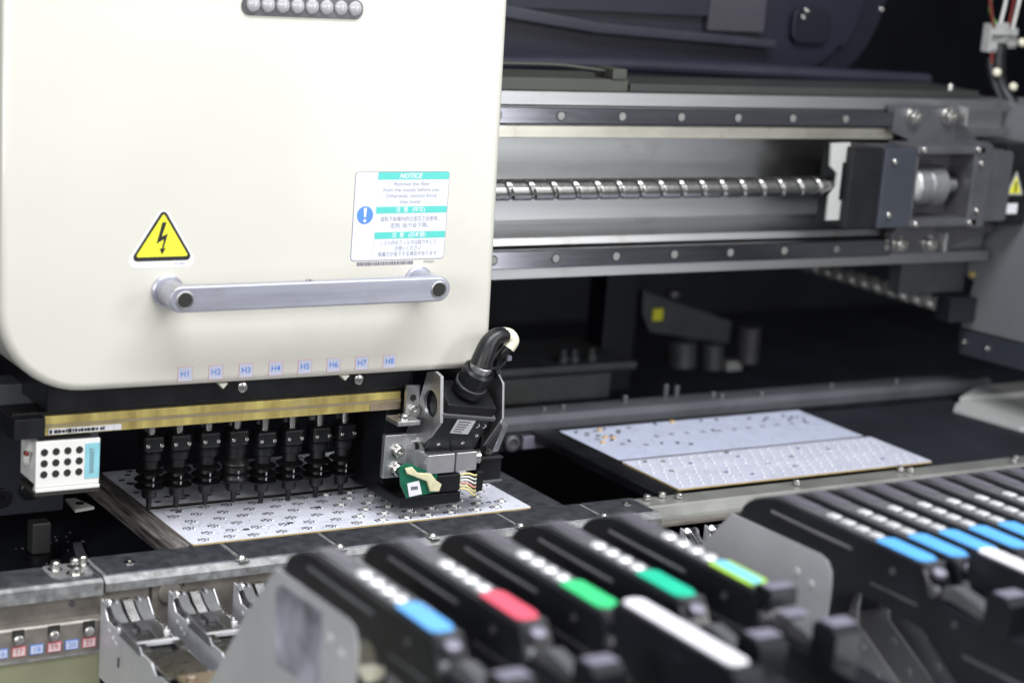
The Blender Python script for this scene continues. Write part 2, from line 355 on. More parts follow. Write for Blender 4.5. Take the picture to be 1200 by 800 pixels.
for (x, z, y, R_) in ((934, 349, 184, 8), (988, 350, 184, 8), (936, 202, 184, 8), (982, 201, 184, 8)):
    mb = MB(); mb.lathe([(R_ * 1.25, 0), (R_ * 1.25, 1.5), (R_, 1.5), (R_, 9), (R_ * .8, 10), (R_ * .5, 10), (R_ * .45, 5), (0, 5)], (x, y, z), (0, -1, 0), 20); mb.build('mount_bolt', bolt_m, mt)
for (x, z) in ((880, 303), (880, 243), (922, 316), (922, 232), (1005, 316), (1005, 232), (1012, 300), (1014, 246)):
    mb = MB(); hexbolt(mb, (x, 146, z), (0, -1, 0), 3.4, 3); mb.build('block_screw', bolt_m, mt)
for (x, z) in ((1004, 352), (996, 206)):
    MB().box(x - 2, x + 2, 168, 184, z - 12, z + 10, 0.8).build('locating_rib', alu_side, mt)

# side frame at the right
sf = empty('machine_column', (1150, 150, 60), 'tall smooth grey side frame at the right edge, screwed to the beam end', 'machine frame')
MB().prism([(196, 360), (240, 366), (240, 148), (226, 144), (238, 84), (-760, 124), (-760, 620), (60, 620), (60, 380)], 'x', 1106, 1180, 1.5).build('frame_plate', framep, sf)  # front end lengthened out of view so the rails mirror a dark surface
MB().prism([(238, 82), (233, 52), (-760, 92), (-760, 122)], 'x', 1104, 1182, 1.0).build('lower_strip', frameb, sf, label='dark blue grey strip along the bottom of the frame')
for y in (226, 186, 110):
    mb = MB(); hexbolt(mb, (1104, y, 68 + (226 - y) * 0.02), (-1, 0, 0), 3.5, 3); mb.build('frame_screw', bolt_m, sf)
mb = MB(); hexbolt(mb, (1106, 228, 152), (-1, 0, 0), 4, 4); mb.build('brass_screw', brass, sf)
MB().box(1000, 1105, 240, 262, 128, 172, 1).build('gusset', dimg, sf)
MB().box(1062, 1105, 214, 240, 96, 126, 2).build('screw_bearing', inner, sf)

# y ball screw beneath the beam
ys = MB(Matrix.Translation((1075, 228, 113)) @ Matrix.Rotation(math.radians(90), 4, 'Z')); ys.helix_screw(520, 10, 24, 4.5, 0.4, 28, 2.0)
ys.build('ball_screw', mat('dim_screw', (0.42, 0.42, 0.39), 0.35, 0.25), label='dim diagonal ball screw receding under the beam beside the side frame', cat='ball screw', ang=50)

# ================================================================= DARK PARTS ABOVE AND BEHIND THE BEAM
hd = empty('smoked_hood', (800, 340, 366), 'dark navy machine hood with a big curved corner above the beam', 'machine hood')
arc = [(470, 366), (1000, 366)] + [(1000 + 95 * math.sin(math.radians(a)) , 366 + 150 - 150 * math.cos(math.radians(a))) for a in range(8, 92, 7)] + [(1100, 620), (470, 620)]
MB().prism(arc, 'y', 420, 430, 1).build('hood_shell', navyp, hd)
MB().prism([(a[0] - 42 if a[0] > 900 else a[0], a[1] + 12 if a[1] < 400 else a[1]) for a in arc], 'y', 412, 418, 1.5).build('hood_panel', navyl, hd)
MB().prism([(470, 445), (640, 425), (900, 412), (900, 402), (640, 412), (470, 430)], 'y', 396, 410, 2).build('hood_rib', mat('rib_grey', (0.03, 0.032, 0.045), 0.1, 0.4), hd)
MB().box(800, 884, 402, 410, 420, 520, 1).build('hood_window', mat('hood_window_grey', (0.055, 0.052, 0.064), 0, 0.35), hd)
MB().box(470, 800, 404, 410, 436, 520, 1).build('hood_liner', mat('hood_liner_slate', (0.011, 0.012, 0.022), 0, 0.5), hd)
MB().prism(rounded(930, 990, 408, 452, 14), 'y', 404, 411, 3).build('hood_hinge', navyp, hd)
for (x, z) in ((937, 441), (941, 449), (1060, 455)):
    mb = MB(); hexbolt(mb, (x, 396, z), (0, -1, 0), 3, 2); mb.build('hinge_screw', bolt_m, hd)
MB().box(470, 1100, 300, 396, 367.4, 372, 1).build('hood_shelf', inner, hd)
tr = empty('cable_tray', (700, 214, 367), 'olive black cable tray lying on top of the silver beam', 'cable tray')
MB().box(bx0, 556, 208, 290, 367.3, 380, 1.5).build('tray_section', oliveb, tr)
MB().box(560, 1060, 210, 290, 367.3, 376, 1.5).build('tray_section', mat('tray_black', (0.028, 0.03, 0.028), 0, 0.5), tr)
MB().box(534, 552, 206, 240, 380, 391, 1.5).build('tray_clamp', oliveb, tr)
mb = MB(); mb.tube([(400, 232, 391), (470, 226, 392), (505, 224, 390), (538, 222, 387)], 1.8); mb.build('tray_wire', oliveb, tr)
mb = MB(); mb.tube([(380, 300, 384), (600, 310, 386), (800, 315, 382), (1060, 300, 378)], 9, 14); mb.build('flexible_hose', mat('hose_navy', (0.02, 0.021, 0.034), 0, 0.35), label='thick dark hose lying behind the cable tray on the beam', cat='hose')
mb = MB(); hexbolt(mb, (1018, 216, 376), (0, 0, 1), 4, 7); mb.build('tray_bolt', bolt_m, tr)

# wiring bundle upper right
cb = empty('connector_bundle', (1135, 250, 367), 'bundle of white plug connectors with red and green wires at the upper right', 'wiring')
for (x0, x1, z0, z1, y) in ((1106, 1120, 418, 452, 250), (1118, 1132, 430, 454, 246), (1128, 1152, 424, 448, 250)):
    mb = MB(); mb.box(x0, x1, y, y + 14, z0, z1, 1.5); mb.box(x0 + 2, x1 - 2, y - 2, y, z0 + 4, z1 - 12, .5); mb.build('plug', palep, cb)
mb = MB(); mb.box(1104, 1154, 243.6, 245.6, 437.4, 439.6, .5); mb.build('cable_tie', black, cb)
for i, (pts, m_) in enumerate((([(1100, 255, 520), (1102, 252, 470), (1112, 250, 452)], w_gre), ([(1096, 255, 500), (1104, 250, 462), (1110, 250, 448)], w_red), ([(1126, 250, 520), (1124, 250, 480), (1122, 252, 454)], w_whi), ([(1140, 250, 520), (1139, 252, 480), (1138, 254, 446)], w_red), ([(1150, 250, 520), (1148, 252, 480), (1145, 254, 446)], w_whi), ([(1113, 252, 420), (1114, 250, 405), (1115, 252, 398)], w_red))):
    mb = MB(); mb.tube(pts, 2.0, 8); mb.build('wire', m_, cb)
mb = MB(); mb.tube([(1130, 256, 428), (1126, 250, 400), (1128, 240, 375), (1138, 215, 345), (1150, 200, 318), (1160, 190, 300)], 9, 14); mb.build('sheathed_cable', black, cb)
mb = MB(); mb.tube([(1116, 256, 410), (1116, 246, 385), (1124, 225, 350), (1136, 200, 320)], 6, 12); mb.build('sheathed_cable', black, cb)
for p in ((1112, 240, 396), (1134, 232, 380), (1152, 244, 432)):
    mb = MB(); mb.lathe([(3, 0), (5, 1.5), (5, 5), (3, 7), (0, 7.5)], p, (-.3, -1, 0), 12); mb.build('cable_end', cream_pl, cb)

# things far back under the beam
c2 = empty('rear_camera_unit', (960, 600, -40), 'dim grey camera unit with a yellow sticker in the dark under the beam', 'camera unit')
MB().prism([(880, 64), (1040, 14), (1040, -18), (960, -6), (900, 10), (884, 30)], 'y', 600, 616, 2).build('bracket', dimg, c2)
MB().prism([(878, 66), (934, 47), (934, 2), (894, 8), (880, 36)], 'y', 588, 599, 2).build('front_plate', dimg, c2)
MB().box(896, 912, 586.4, 587.6, 24, 40, 0).build('yellow_sticker', yellow, c2)
for (x, z, R_) in ((948, -16, 21), (1000, -22, 17)):
    mb = MB(); mb.lathe([(R_ * .9, 0), (R_, 2), (R_, 34), (R_ * .9, 36)], (x, 584, z - 26), (0, 0.1, 1), 24); mb.build('motor_can', dimg, c2)
mb = MB(); mb.lathe([(14, 0), (16, 2), (16, 50), (14, 52)], (1060, 584, -42), (0, 0, 1), 24); mb.build('lens_barrel', castg, c2)
mb = MB(); mb.lathe([(8, 0), (10, 3), (9, 9), (4, 12)], (928, 590, 54), (0, 0, 1), 16); mb.build('knob', castg, c2)
MB().box(1026, 1052, 582, 600, -52, -38, 2).build('lens_foot', palep, c2)
MB().box(800, 850, 560, 600, -60, 180, 2).build('rear_post', navyp, label='dark upright post in the shadow under the beam', cat='post')
rf = empty('rear_feeder_unit', (640, 470, -60), 'dim rear unit with a yellow warning sticker in the dark beyond the rear rail', 'machine unit')
MB().box(540, 800, 480, 620, -10, 0, 2).build('top_plate', dimg, rf)
MB().box(540, 760, 478, 500, -44, -12, 2).build('front_plate', dimg, rf)
MB().box(500, 800, 440, 476, -60, -46, 1).build('base', inner, rf)
MB().sheet([(620, 445, -45.4), (662, 445, -45.4), (655, 470, -45.4), (612, 470, -45.4)]).build('warning_sticker', yellow, rf)
for x in (700, 716, 742):
    mb = MB(); mb.lathe([(7, 0), (7, 8), (4, 9), (4, 16)], (x, 500, 0), (0, 0, 1), 12); mb.build('fitting', dimg, rf)

# ================================================================= CONVEYOR RAILS
def rail_bolt(parent, x, y, z, R_=4.5, h=4, washer=True):
    mb = MB()
    if washer: mb.lathe([(R_ * 1.5, 0), (R_ * 1.5, 0.8), (R_ * 1.4, 1)], (x, y, z), (0, 0, 1), 20)
    mb.lathe([(R_, 1), (R_, h), (R_ * 0.85, h + 0.6), (R_ * 0.5, h + 0.6), (R_ * 0.46, h * 0.5), (0, h * 0.5)], (x, y, z), (0, 0, 1), 18)
    return mb.build('rail_bolt', bolt_m, parent)
rA = empty('conveyor_rail', (-140, -35, -14), 'worn grey front conveyor rail section left of the gap with cap screws on it', 'conveyor rail', 'front conveyor rail sections')
MB().prism([(-57, -13), (-57, -2), (-54, 0), (-14, 0), (-12, -2), (-12, -13)], 'x', -420, -99.5).build('rail_body', rail_side, rA)
MB().box(-420, -101, -52, -16, 0.2, 0.9).build('rail_top', dsteel, rA)
for (x, y, w) in ((-129, -26, False), (-112, -24, False), (-117, -40, True), (-99 - 5, -20, False)): rail_bolt(rA, x, y, 1, 4 if not w else 5, 7 if not w else 6)
MB().prism(rounded(-138, -103, -48, -16, 6, 4), 'z', 1.0, 1.8).build('rail_shim', rail_side, rA)
rB = empty('conveyor_rail', (180, -25, -14), 'dark slotted front conveyor rail under the near edge of the left board', 'conveyor rail', 'front conveyor rail sections')
MB().prism([(-52, -13), (-52, -6), (-46, -1.7), (-1, -1.7), (1, -3), (1, -13)], 'x', -95.5, 456).build('rail_body', rail_side, rB)
clips = [-66 + 92 * k for k in range(1, 6)]
edges = [-94] + clips + [455]
for a, b_ in zip(edges, edges[1:]):
    MB().prism([(-45.5, -1.6), (-45.0, -0.6), (-2, -0.6), (-1, -1.6)], 'x', a + 2.6, b_ - 2.6, 0).build('rail_pad', dsteel, rB)
for x in clips:
    mb = MB(); mb.box(x - 1.8, x + 1.8, -46, -3, -1.6, -1.1); mb.build('rail_slot', rail_side, rB)
    mb = MB(); mb.box(x - 4.2, x + 4.2, -51, -38, -1.4, 0.2, 0.5); mb.lathe([(3.2, 0), (3.4, .8), (2.2, 2.0), (0, 2.2)], (x, -44, 0.2), (0, 0, 1), 10)
    mb.box(x - 6, x - 3, -48, -44, -1.0, 0.6, 0.4); mb.box(x + 3, x + 6, -50, -46, -1.0, 0.4, 0.4)
    mb.build('slot_clip', solder, rB)
mb = MB(); mb.lathe([(5, 0), (5, 0.8), (3.8, 1.3), (1.6, 1.3), (1.6, 0.6), (0, 0.6)], (-65, -24, -0.6), (0, 0, 1), 18); mb.build('flush_screw', bolt_m, rB)
mb = MB(); mb.lathe([(4.4, 0), (4.4, 0.8), (3.4, 1.2), (1.5, 1.2), (1.5, 0.5), (0, 0.5)], (438, -18, -0.6), (0, 0, 1), 18); mb.build('flush_screw', bolt_m, rB)
rC = empty('conveyor_rail', (800, -25, -30), 'bright grey front conveyor rail section in front of the right board', 'conveyor rail', 'front conveyor rail sections')
MB().prism([(-50, -32), (-50, -16), (-47, -14), (-30, -13), (-28, -4), (-26, -2.4), (-2, -2.4), (-1, -4), (-1, -32)], 'x', 458, 1400).build('rail_body', mat('light_rail', (0.33, 0.33, 0.31), 0.6, 0.5, 0.1, 24, 0.2, 380, dirt=(0.3, 0.3, 0.28, 0.5), dscale=18), rC)
for (x, y) in ((468, -9), (488, -6), (503, -14), (651, -14), (797, -8), (806, -14), (949, -22), (960, -14)): rail_bolt(rC, x, y, -2.2, 4.4, 5, False)
# stage bars beside the boards
MB().prism([(-21, -12), (-21, -1), (-17, 0.6), (-0.8, 0.6), (-0.8, -12)], 'y', -0.5, 262, 0).build('stage_bar', stage_m, label='scratched grey brown bar along the left edge of the left board', cat='stage bar')
MB().prism([(343.2, -12), (343.2, -1), (346, -0.4), (376, -0.4), (379, -3), (379, -12)], 'y', 1.8, 262, 0).build('stage_bar', dsteel, label='dark bar along the right edge of the left board', cat='stage bar')
MB().prism([(492, -12), (492, -3), (496, -1.5), (515.5, -1.5), (515.5, -12)], 'y', 1, 240, 0).build('stage_bar', black_s, label='black bar along the left edge of the right board', cat='stage bar')
for (nm, x0, x1) in (('left', 0, 342), ('right', 517, 1100)):
    MB().box(x0, x1, 1.5, 234, -16, -7).build('board_support', inner, label='black support plate under the %s circuit boards' % nm, cat='support plate')
# rear rail
rD = empty('rear_rail', (800, 260, -20), 'long grey rear conveyor rail behind the right boards', 'conveyor rail')
MB().prism([(244, -3), (244, 6), (250, 12), (262, 14), (290, 10), (290, -3)], 'x', 380, 1180, 0).build('rail_body', mat('rear_rail_grey', (0.12, 0.125, 0.14), 0.4, 0.4, 0.08, 20), rD)
MB().box(380, 1150, 238, 256, -22, -4, 1).build('lower_bar', black_s, rD)
MB().box(478, 520, 233, 238, -20, -6, 1).build('scale_plate', feedlil, rD)
mb = MB(); mb.lathe([(9, 0), (9, 4), (7, 5), (5, 5), (4, 3), (0, 3)], (466, 238, -13), (0, -1, 0), 20); mb.build('pivot_screw', castg, rD)
for (x, y, h) in ((632, 268, 9), (545, 262, 6), (752, 262, 7), (760, 256, 6), (815, 252, 6), (930, 262, 6), (714, 282, 12), (700, 284, 14), (1030, 258, 6), (520, 262, 5)):
    mb = MB(); mb.lathe([(3.4, 0), (3.4, h), (2.8, h + 1), (0, h + 1)], (x, y, 11), (0, 0, 1), 12); mb.build('rail_screw', castg, rD)
MB().prism([(1076, 92), (1060, 186), (1082, 206), (1400, 206), (1400, 40), (1150, 40)], 'z', -16, -2, 1.5).build('side_table', palep, label='pale grey side plate right of the dark conveyor opening', cat='side plate')
MB().prism([(1090, 208), (1160, 250), (1400, 250), (1400, 208)], 'z', -12, 4, 1.5).build('side_table', palep, label='pale grey plate at the far end of the rear rail', cat='side plate')

# ================================================================= CIRCUIT BOARDS
pcbedge_shaded = mat('laminate_edge_shaded', (0.05, 0.04, 0.035), 0, 0.6, 0.1, 60)  # laminate edge darkened to paint the shade in the gap between boards
def board(x0, x1, y0, y1, m, label, edge=pcbedge):
    root = empty('circuit_board', ((x0 + x1) / 2, (y0 + y1) / 2, -1.6), label, 'circuit board', 'white circuit boards on the conveyor')
    MB().prism(rounded(x0, x1, y0, y1, 2.5, 3), 'z', -1.7, -0.12).build('laminate', edge, root)
    MB().prism(rounded(x0 + .15, x1 - .15, y0 + .15, y1 - .15, 2.5, 3), 'z', -0.118, 0.0).build('solder_mask', m, root)
    return root
bd1 = board(0.5, 342, 0.2, 101, pcbw, 'white circuit board under the nozzles, nearest the front rail on the left')
bd2 = board(0.5, 342, 109.5, 221, pcbw, 'white circuit board behind the nozzles, partly hidden, far half of the left pair', pcbedge_shaded)
bd3 = board(517, 856, 5.5, 106, mat('white_solder_mask_greyer', (0.64, 0.65, 0.77), 0, 0.36, 0.05, 45, 0.04, 600, (0.3, 1, 1), coat=0.2), 'speckled white circuit board, near half of the right pair')  # greyer white than the mask of the left boards
bd4 = board(517, 850, 110, 225, pcbw2, 'bluish white circuit board with few parts, far half of the right pair', pcbedge_shaded)

def spread(root, protos, spots):
    """spots: (x, y, rotation, index of proto); copies share mesh data"""
    first = {}
    for (x, y, a, k) in spots:
        if k not in first:
            o = protos[k](root); first[k] = (o, o.location.copy(), WL[o.name])
        else: o = first[k][0].copy(); COL.objects.link(o); o.parent = root
        o.location = (Vector((x, y, 0.02)) - WL[root.name]) * MM; o.rotation_euler = (0, 0, a)
def led_proto(root):
    mb = MB(); mb.mi = 0
    for (x0, x1, y0, y1) in ((-6, -2.4, 2.6, 3.6), (-6.4, -5.2, -2, 2), (-1.5, 2.2, 3.2, 4.4), (3.2, 6, 1.6, 2.6), (-3, 0, -4.6, -3.8), (3.6, 4.8, -3.2, -0.6), (-3.4, -2.2, -1.0, 1.4)):
        mb.box(x0, x1, y0, y1, 0.0, 0.35)
    mb.mi = 1; mb.box(-1.6, 2.2, -1.8, 1.8, 0, 1.8, 0.25, 1)
    mb.mi = 2; mb.box(2.4, 3.1, -1.6, 1.8, 0, 3.0, 0.15, 1); mb.box(-1.2, 1.6, 2.0, 2.5, 0, 2.2, 0.15, 1); mb.lathe([(1.2, 0), (1.2, .6), (0, 1.2)], (0.4, 0, 1.8), (0, 0, 1), 8)
    mb.box(4.2, 5.6, -4.4, -3.6, 0, 0.8)
    return mb.build('component', [pad_d, led_m, solder], root)
def pad_proto(root):
    mb = MB(); mb.mi = 0
    for (x0, x1, y0, y1) in ((-5, -1.8, 2.2, 3.0), (-5.4, -4.4, -2, 1.2), (-1, 2.0, 2.6, 3.6), (2.6, 5.0, 1.0, 1.8), (-2.6, 0.6, -3.8, -3.0), (2.8, 3.8, -3.0, -0.6), (-3, -1.6, -0.6, 1.2), (-0.2, 1.6, -1.2, 0.6)):
        mb.box(x0, x1, y0, y1, 0.0, 0.3)
    mb.mi = 1; mb.box(3.4, 5.4, -2.8, -1.2, 0, 0.7, 0.15, 1); mb.box(-1.4, -0.6, 0.2, 1.4, 0, 0.9)
    return mb.build('component', [pad_d, solder], root)
def chip_proto(root): return MB().box(-2.6, 2.6, -1.2, 1.2, 0, 1.2, 0.2, 1).build('component', pad_d, root)
def navy_proto(root): return MB().box(-2.4, 2.4, -1.3, 1.3, 0, 0.5, 0.2, 1).build('component', navy, root)
def orange_proto(root): return MB().box(-2.6, 2.6, -2.2, 2.2, 0, 2.4, 0.4, 1).build('component', orange, root)
def dot_proto(root):
    mb = MB(); mb.lathe([(3.2, 0), (3.2, 0.5), (2.0, 0.7), (0, 0.7)], (0, 0, 0), (0, 0, 1), 12); return mb.build('component', pad_g, root)
def disc_proto(root):
    mb = MB(); mb.lathe([(3.6, 0), (3.6, 0.12), (0, 0.12)], (0, 0, 0), (0, 0, 1), 16); return mb.build('component', tape_w, root)
P = [led_proto, pad_proto, chip_proto, navy_proto, orange_proto, dot_proto, disc_proto]
sp = []
for j, y in enumerate((9, 25, 42, 59, 76, 92)):
    for i in range(14):
        x = 13 + 24.6 * i + (12 if j % 2 else 0) + random.uniform(-2, 2)
        if x > 334: continue
        sp.append((x, min(y + random.uniform(-1.5, 1.5), 94.5), random.uniform(-.2, .2), 1 if x < 170 else 0))
for (x, y) in ((23, 86), (60, 22), (104, 26), (148, 60), (201, 44), (262, 84), (310, 26), (286, 46)): sp.append((x, y, 0, 3 if x > 180 else 2))
for (x, y) in ((41, 91), (64, 88), (12, 62)): sp.append((x, y, 0, 6))
spread(bd1, P, sp)
sp = []
for i in range(13):
    sp.append((16 + 26 * i, 118 + (i % 3) * 3, 0, 2))
    sp.append((22 + 26 * i, 146 + (i % 2) * 8, random.uniform(-.2, .2), 1))
    sp.append((14 + 26 * i, 176 + (i % 3) * 5, random.uniform(-.2, .2), 1 if i % 2 else 2))
    sp.append((20 + 26 * i, 204 + (i % 2) * 6, random.uniform(-.2, .2), 2))
for (x, y) in ((9, 190), (12, 178), (26, 214), (36, 208), (8, 150), (30, 130), (48, 128), (60, 160)): sp.append((x, y, 0, 2))
spread(bd2, P, sp)
sp = [(560, 92, 0, 5), (585, 78, 0, 3), (652, 84, .2, 3), (667, 52, .1, 3), (710, 66, 0, 5), (740, 92, .3, 3), (602, 40, 0, 3), (625, 26, .4, 3), (548, 60, .2, 5), (806, 30, 0, 3), (690, 36, .2, 5), (772, 78, 0, 5), (540, 96, 0, 2), (648, 99, 0, 2)]
spread(bd3, P, sp)
sp = []
for (x, y) in ((532, 214), (543, 208), (537, 200), (548, 195), (556, 212), (570, 216), (578, 200), (584, 208), (540, 184), (553, 176), (562, 190), (602, 214), (556, 160), (570, 168), (580, 150)): sp.append((x, y, random.uniform(0, 1.5), 2 if random.random() < .6 else 5))
for i in range(11): sp.append((612 + 21 * i, 176 + 1.5 * math.sin(i), 0, 5))
for (x, y) in ((690, 178), (812, 206), (818, 198), (808, 190), (822, 180), (786, 204), (776, 196), (764, 208), (600, 150), (618, 146), (630, 138), (640, 218), (702, 216), (722, 214)): sp.append((x, y, random.uniform(0, 1.5), 2))
for (x, y) in ((563, 214), (551, 186), (559, 182), (537, 170), (664, 219)): sp.append((x, y, 0, 4))
for (x, y) in ((826, 198), (831, 192)): sp.append((x, y, .5, 3))
spread(bd4, P, sp)
# tiny pads too small to pick apart
mb = MB()
for i in range(25):
    for j in range(8):
        x = 526 + 13.2 * i + (6.6 if j % 2 else 0) + random.uniform(-1.2, 1.2); y = 13 + 12 * j + random.uniform(-1, 1)
        if x > 848: continue
        for (dx, dy, w_, h_, m_) in ((-3.6, 1.4, 1.8, .8, 0), (-3.6, -1.6, 1.8, .8, 0), (2.2, 0.9, 1.4, 1.0, 0), (2.4, -1.8, 1.2, .8, 2), (-0.6, -0.7, 1.3, 1.2, 1)):
            if random.random() < .9: mb.mi = m_; mb.box(x + dx, x + dx + w_, y + dy, y + dy + h_, 0.02, 0.3 if m_ != 1 else 1.1)
mb.build('tiny_component', [mat('lilac_grey_pad', (0.36, 0.35, 0.42), 0.2, 0.4), led_m, mat('tan_part', (0.6, 0.5, 0.35), 0, .5)], bd3, kind='stuff')
mb = MB()
for i in range(110):
    a = random.uniform(522, 845); c = random.uniform(114, 221); mb.mi = random.choice((0, 0, 1))
    mb.box(a, a + random.uniform(.8, 2.4), c, c + random.uniform(.6, 1.4), 0.02, 0.3)
mb.build('tiny_component', [pad_g, pad_g], bd4, kind='stuff')
for (bd, y0, y1) in ((bd1, 4, 99), (bd2, 112, 219)):
    mb = MB()
    for i in range(46):                                   # faint tracks under the mask
        a = random.uniform(6, 300); c = random.uniform(y0, y1); mb.box(a, a + random.uniform(12, 44), c, c + 0.7, 0.004, 0.05)
        a = random.uniform(6, 334); c = random.uniform(y0, y1 - 26); mb.box(a, a + 0.7, c, c + random.uniform(8, 24), 0.006, 0.06)
    mb.mi = 1
    for i in range(150):
        a = random.uniform(6, 334); c = random.uniform(y0, y1); mb.box(a, a + random.uniform(.7, 1.6), c, c + random.uniform(.6, 1.0), 0.02, 0.3)
    mb.build('fine_track', [trace_m, pad_g], bd, kind='stuff')

# ================================================================= HEAD COVER
cov = empty('head_cover', (50, 90, 139), 'large glossy cream placement head cover with a grey bar handle', 'machine cover')
def cov_outline():
    out = []
    for k in range(11):                                  # big lower left curve
        a = math.radians(180 + 90 * k / 10); out.append((-98 + 73 * math.cos(a), 210 + 70 * math.sin(a)))
    for k in range(8):
        a = math.radians(270 + 90 * k / 7); out.append((265 + 18 * math.cos(a), 156 + 18 * math.sin(a)))
    out += [(275, 480), (272, 640), (-176, 640)]
    return out
mb = MB(); mb.prism(cov_outline(), 'y', 0, 185, 8, 6); mb.build('cover_shell', cream, cov, ang=60)
# indicator strip
st = MB(); st.prism(rounded(22, 132, 446.5, 463, 7.5, 6), 'y', -1.6, 0.5, 0.8); so = st.build('indicator_strip', lensbed, cov)
for k in range(8):
    mb = MB(); mb.lathe([(6.1, 0), (6.1, 1.0), (5.2, 2.4), (3.0, 3.4), (0, 3.8)], (31.5 + 13.2 * k, -1.5, 455.5), (0, -1, 0), 18); mb.build('lens', lens_m, so)
# electric hazard sticker
def tri(cx, cz, w, h, rr, n=5):
    V = [Vector((cx - w / 2, cz)), Vector((cx + w / 2, cz)), Vector((cx, cz + h))]; out = []
    for i in range(3):
        p = V[i]; a = (V[i - 1] - p).normalized(); c = (V[(i + 1) % 3] - p).normalized()
        bis = (a + c).normalized(); half = a.angle(c) / 2; C0 = p + bis * rr / math.sin(half)
        e0 = (p + a * rr / math.tan(half)) - C0; e1 = (p + c * rr / math.tan(half)) - C0
        s0 = math.atan2(e0.y, e0.x); s1 = math.atan2(e1.y, e1.x)
        while s1 < s0: s1 += 2 * math.pi
        for k in range(n + 1):
            t = s0 + (s1 - s0) * k / n; out.append((C0.x + rr * math.cos(t), C0.y + rr * math.sin(t)))
    return out
stk = MB().prism(tri(-37.5, 241, 66, 52, 6), 'y', -0.20, 0.3).build('hazard_sticker', mat('pale_film', (0.8, 0.8, 0.82), 0, 0.4), cov, label='yellow electric shock warning triangle')
MB().prism(tri(-37.5, 246.5, 55, 43.5, 3.5), 'y', -0.40, -0.22).build('sticker_border', ink, stk)
MB().prism(tri(-37.5, 250, 45.5, 35.5, 1.2), 'y', -0.60, -0.42).build('sticker_field', yellow, stk)
bolt = [(-38.5, 278.5), (-34.8, 278.2), (-38.5, 266.6), (-33.2, 269.2), (-36.7, 256.6), (-34.6, 257.2), (-37.9, 251.6), (-40.2, 257.0), (-38.3, 256.6), (-36.6, 264.4), (-43.0, 260.6)]
MB().prism([(x, z) for x, z in bolt], 'y', -0.78, -0.62).build('lightning_symbol', ink, stk)
text('sticker_code', 'HT-2007', 2.6, FR(-22, -0.3, 243.6), greyp, stk)
# notice label
nl = MB().prism(rounded(134.5, 227, 241, 318.5, 3.5, 5), 'y', -0.25, 0.3).build('notice_label', mat('label_outline', (0.2, 0.2, 0.26), 0, .4), cov, label='white and teal notice label')
MB().prism(rounded(135.0, 226.5, 241.5, 318, 3.2, 5), 'y', -0.42, -0.27).build('label_film', paperlab, nl)
for (z0, z1) in ((311.6, 318), (282.2, 288.0), (260.0, 265.8)):
    MB().box(156.5, 226.2, -0.60, -0.44, z0, z1).build('teal_band', teal, nl)
MB().box(155.6, 156.2, -0.58, -0.44, 242.5, 317.5).build('column_line', lilac, nl)
mb = MB(); mb.lathe([(7.8, 0), (7.8, 0.16), (0, 0.16)], (145.8, -0.44, 281), (0, -1, 0), 28); mb.build('mandatory_disc', bluep, nl)
MB().prism([(144.2, 287.2), (147.4, 287.2), (146.6, 279.2), (145.0, 279.2)], 'y', -0.74, -0.62).build('exclamation_mark', paper, nl)
mb = MB(); mb.lathe([(1.4, 0), (1.4, 0.12), (0, 0.12)], (145.8, -0.62, 276.2), (0, -1, 0), 14); mb.build('exclamation_mark', paper, nl)
ty = -0.66
text('band_text', 'NOTICE', 6.0, FR(188, ty, 314.6), paper, nl, shear=.25, bold=.12)
for i, s_ in enumerate(('Remove the filter', 'from the nozzle before use.', 'Otherwise, suction force', 'may lower.')):
    text('notice_text', s_, 5.0, FR(190, -0.5, 307.6 - 5.15 * i), greyp, nl)
text('band_text', '\u6ce8  \u610f   (\u4e2d\u6587)', 4.8, FR(190, ty, 285.1), paper, nl, bold=.05)
text('notice_text', '\u8bf7\u53d6\u4e0b\u5438\u5634\u5185\u7684\u8fc7\u6ee4\u82af\u4e4b\u540e\u4f7f\u7528\u3002', 4.7, FR(190, -0.5, 276.8), greyp, nl, width=58)
text('notice_text', '\u5426\u5219, \u5438\u529b\u4f1a\u4e0b\u964d\u3002', 4.7, FR(190, -0.5, 271), greyp, nl, width=38)
text('band_text', '\u6ce8  \u610f   (\u65e5\u672c\u8a9e)', 4.8, FR(190, ty, 262.9), paper, nl, bold=.05)
text('notice_text', '\u30ce\u30ba\u30eb\u5185\u306e\u30d5\u30a3\u30eb\u30bf\u306f\u53d6\u308a\u5916\u3057\u3066', 4.6, FR(190, -0.5, 256), greyp, nl, width=56)
text('notice_text', '\u304a\u4f7f\u3044\u304f\u3060\u3055\u3044', 4.6, FR(190, -0.5, 251), greyp, nl, width=26)
text('notice_text', '\u5438\u7740\u529b\u304c\u4f4e\u4e0b\u3059\u308b\u5834\u5408\u304c\u3042\u308a\u307e\u3059', 4.6, FR(190, -0.5, 246), greyp, nl, width=58)
mb = MB(); x = 141.0
while x < 196:
    w = random.choice((.5, .8, 1.2, 1.6)); mb.box(x, x + w, -0.2, 0.2, 236.6, 239.8); x += w + random.choice((.5, .7))
mb.build('bar_row', greyp, nl)
text('notice_text', '4790201', 3.2, FR(212, -0.15, 238.4), greyp, nl)
